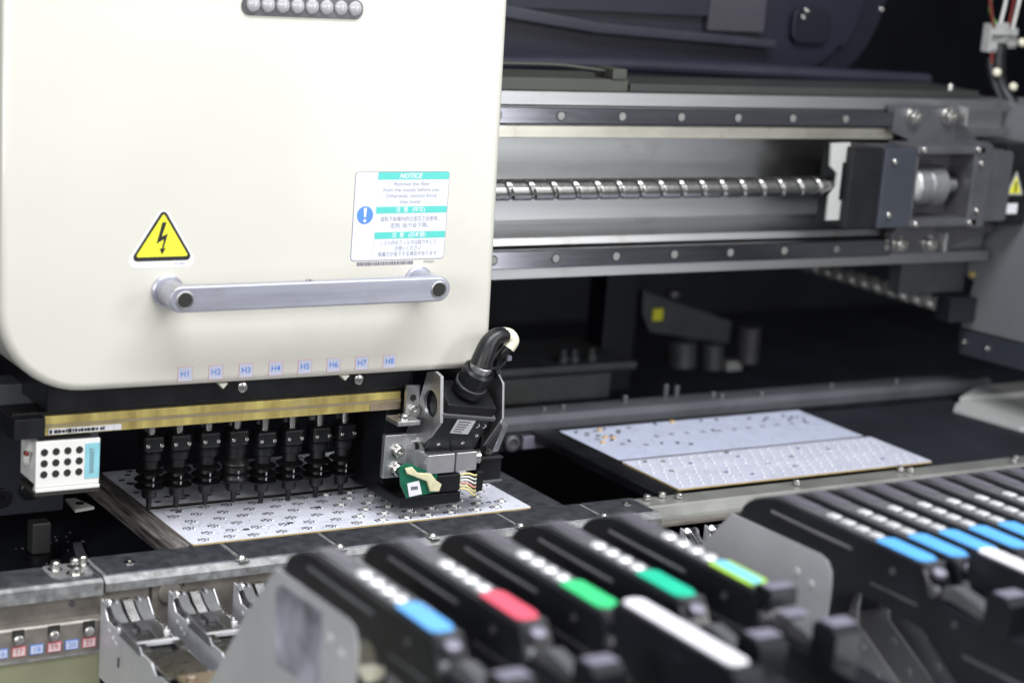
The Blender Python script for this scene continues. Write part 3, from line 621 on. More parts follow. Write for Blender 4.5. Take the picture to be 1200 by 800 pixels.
# handle
hb = MB()
hb.prism(rounded(-45, 213.5, 211, 232.5, 10.6, 8), 'y', -38, -29, 1.6, 3); H = hb.build('handle', handle_m, cov, label='brushed grey bar handle', ang=40)
for x in (-32, 202):
    mb = MB(); mb.lathe([(13.6, 0), (13.6, 4.5), (12.2, 5.5), (10.6, 5.6), (10.6, 31)], (x + 0, -29 + 31, 221.5), (0, -1, 0), 32); mb.build('mounting_post', handle_m, H)
    mb = MB(); mb.lathe([(7.6, 0), (7.6, 0.5), (6.7, 0.9), (6.4, 0.3), (0, 0.3)], (x, -38.1, 221.6), (0, -1, 0), 28); mb.build('bore_ring', alu_side, H)
    mb = MB(); mb.lathe([(6.2, 0), (6.2, 0.25), (0, 0.25)], (x, -38.3, 221.6), (0, -1, 0), 28); mb.build('bore', hole_m, H)
mb = MB(); hexbolt(mb, (80, -33, 232.2), (0, 0, 1), 3, 2); mb.build('handle_screw', bolt_m, H)
# head number stickers
for k in range(8):
    x = -13 + 27.45 * k
    s0 = MB().box(x - 6.6, x + 6.6, -0.30, 0.2, 143.9, 156.6).build('head_number', pinkline, cov)
    MB().box(x - 6.1, x + 6.1, -0.46, -0.32, 144.4, 156.1).build('number_film', lilac, s0)
    text('number_text', 'H%d' % (k + 1), 7.2, FR(x, -0.56, 150.2), bluep, s0, bold=.08)
for x in (23, 138):
    MB().prism([(x - 4, 139), (x + 4, 139), (x, 134.6)], 'y', 2, 10, .3).build('pointer_notch', cream, cov)

# ================================================================= HEAD FRAME UNDER THE COVER
hf = empty('placement_machine_head', (30, 60, 90), 'black head frame under the cream cover with a long brass strip', 'machine head')
MB().box(-122, 214, 24, 150, 118, 145, 2).build('upper_block', black_s, hf)
MB().prism([(-148, 96), (214, 96), (214, 117), (-148, 117)], 'y', 32, 62, 1).build('front_bar', black, hf)
MB().box(-122, 209, 28.5, 31.8, 97.5, 113.8, 0.3).build('brass_strip', brass, hf)
MB().box(-122, 209, 27.7, 28.3, 104.4, 107.2).build('strip_stripe', mat('brass_dull', (0.42, 0.35, 0.22), 0.4, .5, .1, 30), hf)
MB().box(178, 209, 27.9, 28.4, 97.6, 104).build('strip_tail', bronze, hf)
sl = MB().box(-119, -57, 27.4, 27.8, 98.4, 103.4).build('serial_label', paper, hf)
mb = MB(); x = -118
while x < -72:
    w = random.choice((1.2, 2, 2.6, 3.2)); z = random.uniform(0, 1.2); mb.box(x, x + w, 27.0, 27.3, 99.0 + z * .5, 102.9 - z); x += w + random.choice((.5, .8, 1.8))
mb.build('serial_print', ink, sl)
for x in (-70, -62.5):
    MB().box(x, x + 6, 26.9, 27.3, 98.6, 103.2).build('serial_square', tape_w, sl)
MB().box(-150, -124, 20, 60, 98, 115, 1).build('end_block', black_s, hf)
for x in (30, 142):
    mb = MB(); mb.lathe([(4.5, 0), (4.5, 2), (2, 3)], (x + 20, 24, 129), (0, -1, 0), 14); mb.build('frame_screw', bolt_m, hf)
for (a, c) in ((-100, 92), (-55, 90)):
    mb = MB(); mb.tube([(a, 60, 122), (a + 20, 40, 117), (a + 50, 38, 121), (a + c, 50, 128)], 5, 12); mb.build('air_tube', rubber, hf)
mb = MB(); mb.tube([(-108, 60, 122), (-98, 40, 118), (-88, 36, 117), (-80, 50, 120)], 3.6, 10); mb.build('plug_tip', glue, hf)
mb = MB(); mb.lathe([(1.8, 0), (1.8, 2), (0, 3)], (-66, 32, 123), (0, -1, 0), 12); mb.build('status_led', mat('red_led', (0.9, 0.05, 0.04), 0, .3, emit=1.5), hf)
# reflective flag plates seen between the nozzles
for (x0, x1, z0, z1) in ((-70, -38, 62, 74),):
    MB().box(x0, x1, 128, 130, z0, z1, .5).build('rear_shield', feedlil, hf)
for x in range(8):
    MB().box(2 + 27.1 * x, 9 + 27.1 * x, 118, 121, 66, 82, .5).build('rear_shield', feedlil if x % 3 else palep, hf)
MB().box(216, 222, 30, 110, 92, 134, 1.5).build('side_block', black_s, hf)
MB().box(207, 244, 50, 125, 7, 96, 2).build('lower_block', black, hf)
MB().box(204, 268, 8, 60, 9, 20, 2).build('illumination_block', black, hf)

# left arm and far left background
la = empty('machine_arm', (-120, 90, 105), 'grey cast arm with a socket screw under the left corner of the cream cover', 'machine arm')
MB().prism([(-420, 130), (-118, 127), (-94, 124), (-90, 106), (-100, 103), (-112, 108), (-420, 108)], 'y', 88, 120, 2).build('arm_body', mat('arm_grey', (0.1, 0.105, 0.115), 0.3, .4, .1, 30), la)
mb = MB(); hexbolt(mb, (-112, 88, 116), (0, -1, 0), 5, 4); mb.build('arm_screw', bolt_m, la)
lb = empty('left_bearing_block', (-160, 140, -40), 'black block with round cap screws in the shadow at the far left', 'machine block')
MB().box(-320, -60, 150, 220, -10, 96, 2).build('block_body', inner, lb)
for (x, z) in ((-185, 20), (-182, 52), (-153, 5), (-146, 26), (-118, 0), (-92, 5)):
    mb = MB(); mb.lathe([(9, 0), (9, 3), (7.5, 4), (3, 4), (2.8, 2), (0, 2)], (x, 150, z + 8), (0, -1, 0), 24); mb.build('cap_screw', black_s, lb)
cp = empty('support_pin', (-60, 190, -60), 'dark upright support pin standing on the black bed at the left', 'support pin')
mb = MB(); mb.lathe([(13, 0), (13, 6), (11, 8)], (-76, 165, -60), (0, 0, 1), 24); mb.build('pin_base', black_s, cp)
MB().box(-86, -68, 157, 173, -51.8, -22, 2.5).build('pin_head', mat('pin_grey', (0.06, 0.062, 0.06), .3, .4), cp)
MB().prism([(-46, 150), (-34, 196), (-26, 196), (-36, 150)], 'z', -59.6, -57.6, .4).build('metal_strip', mat('strip_grey', (0.3, .3, .36), .3, .4), label='short pale metal strip lying on the black bed', cat='metal strip')
ws = empty('white_sensor_plate', (-32, 187, -20), 'small white notched plate in the dark left of the stage bar', 'sensor plate')
MB().prism([(-42, 170), (-40, 204), (-30, 204), (-22.5, 174)], 'z', -20, -17, .4).build('plate_body', white_pl, ws)
MB().prism(disc_pts(-32, 186, 4, 12), 'z', -16.9, -16.4).build('plate_hole', hole_m, ws)

# perforated white valve box
vb = empty('valve_box', (-104, 40, 54), 'white box with twelve round holes hanging left of the nozzles', 'valve box')
MB().prism([(-131.5, 56), (-131.5, 95), (-77, 94.5), (-77, 56)], 'y', 20, 24, 0.8).build('front_panel', white_pl, vb)
MB().box(-131.5, -76.8, 18.6, 26, 52.5, 55.6, .6).build('bottom_ledge', white_pl, vb)
MB().box(-131, -125, 24.2, 60, 58, 93, 1).build('side_panel', white_pl, vb)
MB().box(-124, -78, 24.4, 60, 58, 93, 1).build('box_core', feedtop, vb)
MB().box(-132, -77, 20, 62, 48.5, 52.4, .8).build('dark_base', mat('base_brown', (0.05, 0.045, 0.04), .2, .5), vb)
for i in range(4):
    for j in range(3):
        mb = MB(); mb.lathe([(3.1, 0), (3.1, 0.35), (2.5, 0.35), (2.4, 0.15), (0, 0.15)], (-124.5 + 9.9 * i, 20.0, 86 - 9.4 * j), (0, -1, 0), 18); mb.build('round_hole', hole_m, vb)
lb2 = MB().box(-90, -77.4, 19.5, 19.9, 61, 91).build('blue_label', cyanlab, vb)
text('label_text', '00000007', 5.5, FR(-84, 19.3, 76) @ Matrix.Rotation(math.radians(90), 4, 'Z'), greyp, lb2)
mb = MB(); mb.tube([(-128, 40, 90), (-134, 34, 82), (-134, 36, 74), (-128, 44, 70)], 3, 10); mb.build('box_wire', w_whi, vb)
mb = MB(); mb.lathe([(2, 0), (2, 4), (0, 5)], (-137, 30, 84), (0, -1, 0), 10); mb.build('box_plug', w_red, vb)

# ================================================================= NOZZLES
NY = 88
def nozzle():
    n = empty('nozzle', (0, NY, 0), 'n', 'nozzle', 'black pick up nozzles in a row under the brass strip')
    O = (0, NY, 0)
    mb = MB(); mb.lathe([(2.1, 0), (2.5, 7), (2.7, 10), (2.7, 12)], O, (0, 0, 1), 16); mb.build('tip', black_s, n)
    mb = MB(); mb.lathe([(5.2, 11), (6.4, 12.5), (6.6, 18), (7.2, 19), (7.2, 20)], O, (0, 0, 1), 24); mb.build('collar', rubber, n)
    mb = MB(); mb.lathe([(6.4, 19.6), (12.6, 21.0), (13.5, 21.8), (12.6, 22.8), (6.6, 23.6), (6.2, 26.2), (12.6, 27.6), (13.5, 28.4), (12.4, 29.4), (6.8, 30.2), (6.4, 33), (11.8, 34.8), (12.6, 35.8), (11.4, 37), (7.4, 39), (7.0, 46)], O, (0, 0, 1), 32); mb.build('bellows', rubber, n, ang=60)
    mb = MB(); mb.lathe([(8.0, 46), (9.6, 47), (9.6, 53), (8, 55)], O, (0, 0, 1), 24); mb.build('sleeve', black_s, n)
    MB().box(-9.6, 9.6, NY - 9, NY + 9, 54, 70, 3.4, 4).build('holder', black, n)
    for x in (-6.2, 6.4):
        mb = MB(); hexbolt(mb, (x, NY - 9, 61), (0, -1, 0), 1.9, 1.2, 12); mb.build('set_screw', bolt_m, n)
    mb = MB(); mb.lathe([(4.2, 70), (4.2, 108)], O, (0, 0, 1), 16); mb.build('shaft', bolt_m, n)
    mb = MB(); mb.lathe([(0.9, 0), (0.9, 8)], (-1, NY - 11, 24.5), (0, 0, 1), 8); mb.build('highlight_tick', alu_side, n)  # bright sliver standing in for the highlight on the bellows discs
    return n
n0 = nozzle()
heights = [4.6, 4.4, 4.4, 4.2, 0.6, 0.7, 0.9, 1.4]
xs = [-4.8, 21, 48.8, 76.2, 103.7, 131, 158.9, 184.6]
nl_ = ['leftmost black nozzle, just over the stage bar, under H1', 'second black nozzle from the left, under the H2 sticker', 'third black nozzle from the left, under the H3 sticker', 'smooth sleeved black nozzle without bright rims, fourth from the left, under H4',
       'fifth black nozzle, first of the lowered ones, with a long bare shaft', 'sixth black nozzle from the left, under the H6 sticker', 'seventh black nozzle from the left, under the H7 sticker', 'rightmost black nozzle, beside the dark camera block']
noz = [n0] + [copy_tree(n0) for _ in range(7)]
for i, n in enumerate(noz):
    n.location = Vector((xs[i], NY, heights[i])) * MM; n['label'] = nl_[i]
sleeve = MB(Matrix.Translation((xs[3], 0, heights[3]))); sleeve.lathe([(6.4, 11), (7.4, 13), (7.6, 20), (12.4, 21.4), (13.0, 23), (11.2, 26), (11.2, 35), (12.9, 37), (12.2, 39), (9.4, 43), (9.2, 56)], (0, NY, 0), (0, 0, 1), 28)
WL[noz[3].name] = Vector((xs[3], NY, heights[3])); sleeve.build('outer_sleeve', rubber, noz[3])

# ================================================================= SIDE CAMERA MODULE
sc = empty('side_camera', (250, 20, 40), 'tilted black camera in a two plate silver bracket right of the nozzles', 'inspection camera')
def yzplate(xa, xb, pts, holes=None): return MB().prism(pts, 'x', xa, xb, 0.6)
pl = [(-5.6, 139.7), (-16.1, 137.6), (-20.9, 96.5), (6.3, 67.7), (17, 42), (24, 37), (37.1, 45.2), (39, 72), (17.1, 111.1), (8, 136)]
def ring_plate(xa, xb, outer, hc, hr, n=22):
    """plate with a real round hole, outline and hole joined by a fan of quads"""
    t = bmesh.new(); ang = []
    c = Vector(hc); res = []
    m = len(outer); per = []
    for i in range(m):
        a = Vector(outer[i]); b1 = Vector(outer[(i + 1) % m])
        for k in range(4): per.append(a.lerp(b1, k / 4))
    per.sort(key=lambda p: math.atan2(p.y - c.y, p.x - c.x))
    inn = [c + hr * Vector((math.cos(math.atan2(p.y - c.y, p.x - c.x)), math.sin(math.atan2(p.y - c.y, p.x - c.x)))) for p in per]
    L = []
    for w in (xa, xb):
        L.append(([t.verts.new((w, p.x, p.y)) for p in per], [t.verts.new((w, p.x, p.y)) for p in inn]))
    N_ = len(per)
    for k in range(N_):
        k2 = (k + 1) % N_
        t.faces.new([L[0][0][k], L[0][0][k2], L[0][1][k2], L[0][1][k]]); t.faces.new([L[1][0][k], L[1][1][k], L[1][1][k2], L[1][0][k2]])
        t.faces.new([L[0][0][k], L[1][0][k], L[1][0][k2], L[0][0][k2]]); t.faces.new([L[0][1][k], L[0][1][k2], L[1][1][k2], L[1][1][k]])
    bmesh.ops.recalc_face_normals(t, faces=t.faces[:]); return t
mb = MB(); mb._add(ring_plate(223, 226, pl, (-2.0, 109), 12.5)); mb.build('left_bracket_plate', alu_side, sc, label='silver bracket plate with a round hole')
MB().prism([(-2, 139), (-18, 128), (-22, 96), (4, 66), (20, 44), (34, 50), (20, 100), (10, 130)], 'x', 287, 289.5, 0.6).build('right_bracket_plate', alu_side, sc)
# tilted camera body: local z' axis in the YZ plane
T = Matrix.Translation((253, 2, 97)) @ Matrix.Rotation(math.radians(8), 4, 'Y') @ Matrix.Rotation(math.radians(30), 4, 'X')
mb = MB(T); mb.box(-26, 26, -16, 18, -32, 24, 1.5); mb.build('camera_body', black_s, sc)
mb = MB(T); mb.box(-28.5, 28.5, -18.5, -13, 10, 14, 0.8); mb.build('body_ridge', feedtop, sc)
mb = MB(T); mb.box(-9, 10, -16.9, -16.3, -9, 8); mb.build('rating_label', paper, sc)
mb = MB(T)
for k in range(5): mb.box(-7 + 0, 6 - k, -17.2, -17.0, 5 - 3 * k, 6.2 - 3 * k)
mb.build('label_print', greyp, sc)
for x in (15, 22):
    mb = MB(T @ Matrix.Translation((x, -16.6, 2)) @ Matrix.Rotation(math.radians(45), 4, 'Y')); mb.box(-2, 2, -.2, .2, 1.4, 2); mb.box(1.4, 2, -.2, .2, -2, 1.4); mb.build('chevron_mark', paper, sc)
for (x, z) in ((-14, -24), (10, -20), (20, -10)):
    mb = MB(T); hexbolt(mb, (x, -16, z), (0, -1, 0), 1.8, 1, 12); mb.build('body_screw', bolt_m, sc)
mb = MB(T); mb.lathe([(18, -44), (21, -42), (21, -36), (18, -34), (17, -30)], (-6, 0, 0), (0, 0, 1), 30); mb.build('lens_ring', black, sc)
mb = MB(T); mb.lathe([(13, 26), (14.5, 28), (14.5, 34), (12.6, 35), (12.6, 38), (14.2, 39), (14.2, 52), (12, 54)], (-1, 2, 0), (0, 0, 1), 28); mb.build('connector_socket', black_s, sc)
mb = MB(T); mb.lathe([(14.6, 0), (15, 1), (14.6, 2)], (-1, 2, 35.4), (0, 0, 1), 28); mb.build('socket_ring', castg, sc)
mb = MB(T); mb.lathe([(10, 54), (10, 60), (9, 61)], (-1, 2, 0), (0, 0, 1), 20); mb.build('socket_collar', alu_side, sc)
# clamp block
MB().box(222, 250.5, -6, 26, 44, 62, 1.2).build('clamp_block', mat('clamp_alu', (0.72, 0.72, 0.75), .9, .35, .05, 30), sc)
MB().box(252, 274, -6, 26, 44, 62, 1.2).build('clamp_block', mat('clamp_alu', (0, 0, 0)), sc)
mb = MB(); mb.lathe([(8, 0), (8, 8), (6, 9), (3, 9), (3, 6), (0, 6)], (274, 8, 53), (1, 0, 0), 20); mb.build('clamp_screw', bolt_m, sc)
MB().box(228, 284, 26, 36, 38, 66, 1).build('clamp_back', castg, sc)
# fixing angles
mb = MB(); mb.prism([(209, 91), (209, 122), (223, 121), (223, 91)], 'y', 18, 22, .6); mb.box(191, 214, -2, 22, 90, 94.5, .8); mb.build('upper_angle', alu_side, sc)
MB().box(189, 212, 16, 22, 37, 77, .8).build('lower_angle', mat('clamp_alu', (0, 0, 0)), sc)
MB().box(212.2, 223, 18, 24, 42, 76, .6).build('angle_web', alu_side, sc)
mb = MB(); mb.lathe([(3.2, 0), (3.2, 0.3), (0, 0.3)], (216, 18, 110), (0, -1, 0), 14); mb.build('angle_hole', hole_m, sc)
mb = MB(); hexbolt(mb, (216.5, 18, 99), (0, -1, 0), 5, 5); mb.build('angle_bolt', bolt_m, sc)
mb = MB(); hexbolt(mb, (201, 6, 94.5), (0, 0, 1), 5, 4.5); mb.build('angle_bolt', bolt_m, sc)
for (x, z) in ((202, 62), (202, 45)):
    mb = MB(); mb.lathe([(6.4, 0), (6.4, 1), (5, 1), (5, 6), (4.2, 6.8), (2.4, 6.8), (2.3, 3.5), (0, 3.5)], (x, 16, z), (0, -1, 0), 20); mb.build('angle_bolt', bolt_m, sc)
for (y, z) in ((22, 68), (30, 53)):
    mb = MB(); mb.lathe([(5.6, 0), (5.6, 1), (4.6, 1), (4.6, 6.4), (2.3, 6.4), (2.2, 3.5), (0, 3.5)], (223, y, z), (-1, 0, 0), 20); mb.build('angle_bolt', bolt_m, sc)
mb = MB(); mb.lathe([(4, 0), (4, 5), (0, 6)], (290, -4, 92), (1, -.6, 0), 16); mb.build('side_knob', cream_pl, sc)
mb = MB(); mb.prism([(-6, 60), (-20, 88), (-10, 92), (8, 64)], 'x', 289.8, 296, .5); mb.build('side_lug', alu_side, sc)

# cable with rubber boot
cc = empty('camera_cable', (285, 20, 120), 'black camera cable with rubber elbow boot and white tip looping beside the cream cover', 'cable')
mb = MB(); mb.tube([(257, -27, 148), (260, -27, 158), (265, -26, 168), (273, -25, 174), (283, -24, 174)], lambda t: 10.5 - 3.8 * t, 16, 5); mb.build('elbow_boot', rubber, cc)
mb = MB(); mb.tube([(280, -24, 175), (286, -24, 174), (290, -25, 169), (286, -25, 162)], lambda t: 6.6 - 1.0 * t, 14, 5); mb.build('white_tip', cream_pl, cc)
mb = MB(); mb.tube([(286, -25, 163), (280, -21, 154), (282, -12, 143), (292, 0, 128), (298, 5, 104), (299, 8, 82), (300, 14, 58)], 4.4, 12, 5); mb.build('cable_run', rubber, cc)
mb = MB(); mb.tube([(252, -30, 150), (264, -34, 147), (278, -28, 147), (288, -22, 152)], 1.3, 8); mb.build('cable_tie', black, cc)
MB().box(286, 291, -25, -20, 150, 155, 1).build('tie_head', feedlil, cc)
mb = MB(); mb.tube([(286, 30, 96), (284, 24, 76), (278, 20, 58), (284, 22, 38)], 5.5, 12); mb.build('cable_run', rubber, cc)
mb = MB(); mb.tube([(292, 14, 82), (288, 10, 66), (286, 14, 44)], 3.6, 10); mb.build('cable_run', rubber, cc)
kb = empty('connector_box', (296, 16, 26), 'small square black connector box hanging over the board corner', 'connector')
MB().box(283, 307, 4, 28, 30, 53, 1.5).build('box_body', black_s, kb)
MB().box(282, 308, 3, 29, 49, 52, 1).build('box_lid', rubber, kb)
MB().box(281.5, 308.5, 2.5, 29, 27, 30, 1).build('box_foot', castg, kb)
mb = MB(); mb.lathe([(9, 0), (8, 4), (5, 7)], (298, 18, 53), (0, 0, 1), 18); mb.build('strain_relief', rubber, kb)

# green sensor board
gb = empty('sensor_board', (215, 5, 24), 'small green circuit board with beige glue and white sticker under the silver bracket', 'sensor board')
MB().prism([(194, 53), (203, 56), (240, 40), (243, 27), (204, 23), (197, 36)], 'y', -4, -2, .2).build('board_base', pcbg, gb)
MB().prism([(199, 52), (206, 53), (212, 47), (226, 45), (232, 38), (238, 34), (236, 27), (226, 28), (222, 38), (210, 43), (201, 47)], 'y', -7, -4.1, 1.2).build('glue_blob', glue, gb, ang=60)
MB().prism([(203, 37), (215, 39), (219, 26), (206, 24.5)], 'y', -4.9, -4.2, .1).build('white_sticker', paper, gb)
MB().box(207, 214, -5.2, -5.0, 31, 34).build('sticker_print', greyp, gb)
MB().box(234, 258, -6, 10, 26, 42, 1.5).build('plug_housing', black, gb)
for i, m_ in enumerate((w_yel, w_whi, w_whi, w_pink, w_yel, w_yel)):
    z = 40 - 2.6 * i
    mb = MB(); mb.tube([(256, -4 + i * .6, z), (264, -7, z + 2 - i * .4), (273, -6, z - 1 - i * 1.2), (279, 2, z - 2 - i * .6)], 0.95, 8); mb.build('wire', m_, gb)
MB().box(276, 284, -4, 12, 22, 42, 2).build('wire_boot', rubber, gb)

# ================================================================= FEEDER BASE WITH SLOT NUMBERS
fb = empty('feeder_base', (-150, -60, -90), 'taupe feeder base plate with numbered slots under the front rail', 'feeder base')
MB().box(-420, 1400, -50, -30, -60, -13.5).build('upper_plate', brown, fb)
MB().prism([(-60, -260), (-60, -33), (-58.5, -31.5), (-50.5, -31), (-50.5, -260)], 'x', -420, -100.5).build('number_plate', brown, fb)
MB().box(-420, -101.5, -61.2, -60.3, -260, -59.5).build('lower_plate', olive, fb, label='olive tinted lower plate')
MB().box(-420, -101.5, -62.4, -60.3, -59.4, -58.2).build('plate_ridge', rail_side, fb)
MB().box(-57.5, -55.5, -51.2, -50.2, -40, -13.6).build('plate_joint', hole_m, fb)
MB().box(-28.5, -27.5, -50.8, -50.2, -16, -13.6).build('plate_joint', hole_m, fb)
mb = MB(); mb.lathe([(9.6, 0), (9.6, 0.9), (8.6, 1.5), (0, 1.5)], (-40, -50.2, -20), (0, -1, 0), 28); mb.build('round_boss', brown, fb)
mb = MB(); mb.lathe([(2.6, 0), (2.6, 0.9), (0, 1.1)], (-122.7, -50.2, -20), (0, -1, 0), 14); mb.build('plate_rivet', castg, fb)
for k in range(-1, 6):
    x = -183 + 14.35 * k; n = 16 + k; red = n % 2 == 1
    if k < -1 or x > -96: continue
    s0 = MB().box(x - 5.4, x + 5.4, -60.7, -60.1, -54.3, -46.5).build('slot_number', lab_red if red else bluep, fb)
    MB().box(x - 4.8, x + 4.8, -60.95, -60.75, -53.7, -47.1).build('number_film', lilac if not red else mat('pale_pink', (0.75, 0.62, 0.62), 0, .4), s0)
    text('number_text', str(n), 6.6, FR(x, -61.1, -50.4), redp if red else bluep, s0)
for x in (-198, -169.4, -140.6, -111.8):
    p0 = MB(); p0.lathe([(4.9, 0), (4.9, 0.6), (4.0, 0.8), (0, 0.9)], (x, -59.9, -38.5), (0, -1, 0), 24); po = p0.build('locating_hole', hole_m, fb)
    mb = MB(); mb.lathe([(4.0, 0), (4.2, 1), (3.6, 2.5), (1.6, 3)], (x, -60.9, -40.5), (0, -1, .25), 20); mb.build('locating_pin', bolt_m, po)
    MB().box(x - 4.9, x + 4.9, -60.35, -60.05, -38, -32.2).build('slot_notch', hole_m, po)

# ================================================================= TAPE FEEDERS
def feeder(headw, simple=False):
    """built in the lane whose left face is x = 0"""
    f = empty('tape_feeder', (0, -400, -80), 'f', 'tape feeder', 'tape feeders')
    side = [(-386, 121), (-393, 122), (-397, 130.5), (-403, 136), (-411, 139.6), (-421, 143.4), (-431, 145.6), (-445, 146), (-586, 146), (-590, 141), (-596, 130), (-606, 127), (-700, 125), (-735, 112), (-735, 10), (-700, 30), (-632, 78), (-592, 104), (-530, 108), (-505, 98), (-500, 80), (-400, 78)]
    MB().prism(side, 'x', 1.6, 22.6, 0.9, 2).build('body', feedblk, f, ang=40)
    pts = [(-386, 121), (-488, 122.5), (-496, 120), (-501, 114), (-503, 104), (-502, 80), (-504, 72), (-551, 46), (-556, 38), (-558, -60), (-250, -60), (-240, -45), (-289, 3), (-345, 76)]
    p = MB().prism(pts, 'x', 0, 1.5, 0.3).build('side_plate', plate, f)
    # top strip follows the nose
    top = [(-404, 137.6), (-412, 141.0), (-422, 144.8), (-432, 147.0), (-445, 147.4), (-586, 147.4), (-586, 146.2), (-445, 146.2), (-432, 145.8), (-422, 143.6), (-412, 139.9), (-404, 136.6)]
    MB().prism(top, 'x', 4.6, 20.4, 0).build('top_strip', feedtop, f)
    MB().prism([(5.5, -430), (19.5, -430), (19.5, -462), (10, -466)], 'z', 147.5, 148.1, .1).build('nose_cap', mat('nose_cap_grey', (0.12, 0.115, 0.14), 0.1, 0.42), f)
    for y in (-484, -499, -513.8, -528.4):
        mb = MB()
        if headw > 30: mb.lathe([(5.4, 0), (5.4, 1.2), (4.6, 1.9), (2.0, 2.3), (0, 2.3)], (12, y, 147.5), (0, 0, 1), 14)
        else: mb.prism([(8.6, y - 5), (15.4, y - 5), (16.2, y - 3), (15.4, y + 4), (8.6, y + 4), (7.8, y + 2)], 'z', 147.5, 149.2, .6)
        mb.build('key_button', keym, f)
    for (y, z) in ((-560, 134), (-622, 118), (-690, 112)):
        mb = MB(); mb.lathe([(2.6, 0), (2.6, .8), (1.4, .8), (1.2, .3), (0, .3)], (1.6, y, z), (-1, 0, 0), 12); mb.build('body_screw', castg, f)
    MB().box(1.1, 1.7, -700, -632, 99, 101.5, .2).build('side_rib', feedtop, f)
    MB().box(1.1, 1.7, -586, -540, 118, 119.6, .2).build('side_rib', feedtop, f)
    MB().prism([(4, -586.5), (21, -586.5), (19, -590), (6, -590)], 'z', 140, 148.4, .5).build('label_clip', castg, f)
    MB().prism([(3.8, -539), (6, -536), (17, -536), (20.6, -539), (20.6, -576), (17, -584), (8, -584), (3.8, -580)], 'z', 147.5, 148.6, .3).build('colour_label', lab_blue, f)
    mb = MB(); mb.tube([(1.4, -430, 135.8), (1.0, -470, 135.8), (1.4, -518, 135.8)], 1.5, 6, 2); mb.build('side_ridge', feedtop, f)
    mb = MB(); mb.lathe([(5, 0), (5, 3), (3, 4)], (12, -592, 141), (0, -.4, 1), 14); mb.build('latch_knob', feedlil, f)
    mb = MB(); mb.cyl((-0.5, -600, 133), (5, -600, 133), 4.2, 16, .8); mb.build('pivot_knob', castg, f)
    MB().prism([(-600, 128), (-604, 137), (-612, 140), (-636, 136), (-648, 130), (-648, 126), (-610, 129)], 'x', 6, 17, .8).build('lever', feedtop, f)
    MB().prism([(-646, 124), (-646, 147), (-650, 150), (-664, 150), (-668, 146), (-668, 124)], 'x', 0.5, 22, 1).build('release_handle', feedblk, f)
    MB().box(2, 20.5, -663, -651, 150.0, 151.2, .4).build('lit_step_top', feedlil, f)  # lilac-grey slab paints the light-facing top of the handle step
    for (y, z) in ((-466, 102), (-482, 98), (-512, 58), (-530, 42)):
        mb = MB(); mb.lathe([(3.2, 0), (3.2, 0.6), (2, 1)], (0, y, z), (-1, 0, 0), 12); mb.build('plate_rivet', keym, f)
    # pick up head by the board
    w = headw
    hs = [(-62, -14), (-66, -14), (-78, -27), (-171, -27), (-176, -31), (-181, -34), (-190, -31), (-300, -29), (-300, -80), (-62, -80)]
    hp = MB().prism(hs, 'x', 5, 6.2, 0.2).build('head_plate', plate, f)
    MB().prism([(-62.5, -17), (-78, -30), (-300, -34), (-300, -80), (-62.5, -80)], 'x', w - 2, w - 0.8, 0.2).build('head_plate', plate, f)
    MB().prism([(6.8, -90), (w - 12, -88), (w - 6, -94), (w - 6, -118), (w - 9, -130), (6.8, -130)], 'z', -27.0, -25.4, .4).build('tape_cover', shiny, f)
    mb = MB(); mb.box(6.9, 9.2, -130, -84, -25.2, -22.6, .4); mb.box(w * .55, w * .55 + 1.6, -128, -92, -25.3, -24.0, .3); mb.build('cover_rib', castg, f)
    for (xa, xb, dz) in ((9, w * .4, 0), (w * .43, w * .62, 1.6), (w * .66, w - 5, -0.6)):
        mb = MB(); mb.prism([(-63, -18 + dz), (-65, -15.5 + dz), (-71, -16 + dz), (-78, -21 + dz), (-90, -25.2), (-90, -27), (-66, -25)], 'x', xa, xb, .8); mb.build('arched_guide', darkp if dz < 1 else shiny, f, ang=50)
    mb = MB(); mb.tube([(w - 4.5 + 1.6 * math.cos(k * 1.05), -84 - 1.1 * k, -25 + 1.6 * math.sin(k * 1.05)) for k in range(34)], .45, 5, 1); mb.build('return_spring', bolt_m, f)
    MB().prism([(-100, -24), (-104, -20), (-150, -22), (-156, -27), (-150, -29), (-104, -28)], 'x', 3.2, 4.6, .2).build('release_lever', darkp, f)
    mb = MB(); mb.lathe([(3, 0), (3, 1.4), (1.6, 1.8)], (3.2, -108, -24), (-1, 0, 0), 12); mb.build('lever_pivot', keym, f)
    mb = MB(); mb.prism(disc_pts(-67, -19, 5.5, 16), 'x', w * .3, w * .3 + 3, .5); mb.prism(disc_pts(-67, -19, 5.5, 16), 'x', w * .72, w * .72 + 3, .5); mb.build('sprocket', darkp, f)
    MB().prism([(w * .42, -96), (w * .62, -96), (w * .62, -112), (w * .42, -112)], 'z', -25.3, -22.5, .5).build('guide_clip', castg, f)
    mb = MB(); mb.lathe([(2.6, 0), (2.6, 2.2), (1.2, 2.8)], (w - 9, -122, -25.3), (0, 0, 1), 12); mb.build('cover_pin', keym, f)
    MB().prism([(7, -131), (w - 4, -131), (w - 4, -136), (7, -134)], 'z', -29, -25.6, .4).build('tape_knife', keym, f)
    MB().box(6.6, w - 3, -300, -63, -50, -36).build('tape_bed', black_s, f)
    MB().box(12, w - 12, -146, -131, -35, -31, .5).build('pick_window', hole_m, f)
    MB().box(7, 14, -150, -131, -30, -26, .5).build('window_frame', shiny, f)
    MB().box(w - 10, w - 3, -150, -131, -31, -26, .5).build('window_frame', shiny, f)
    MB().prism([(7, -152), (w - 5, -152), (w - 5, -196), (w - 12, -204), (7, -204)], 'z', -30, -27.4, .4).build('rear_tape_cover', shiny, f)
    MB().prism([(9, -212), (w - 6, -212), (w - 6, -262), (9, -262)], 'z', -26, -22, .6).build('bronze_tape_cover', bronze, f)
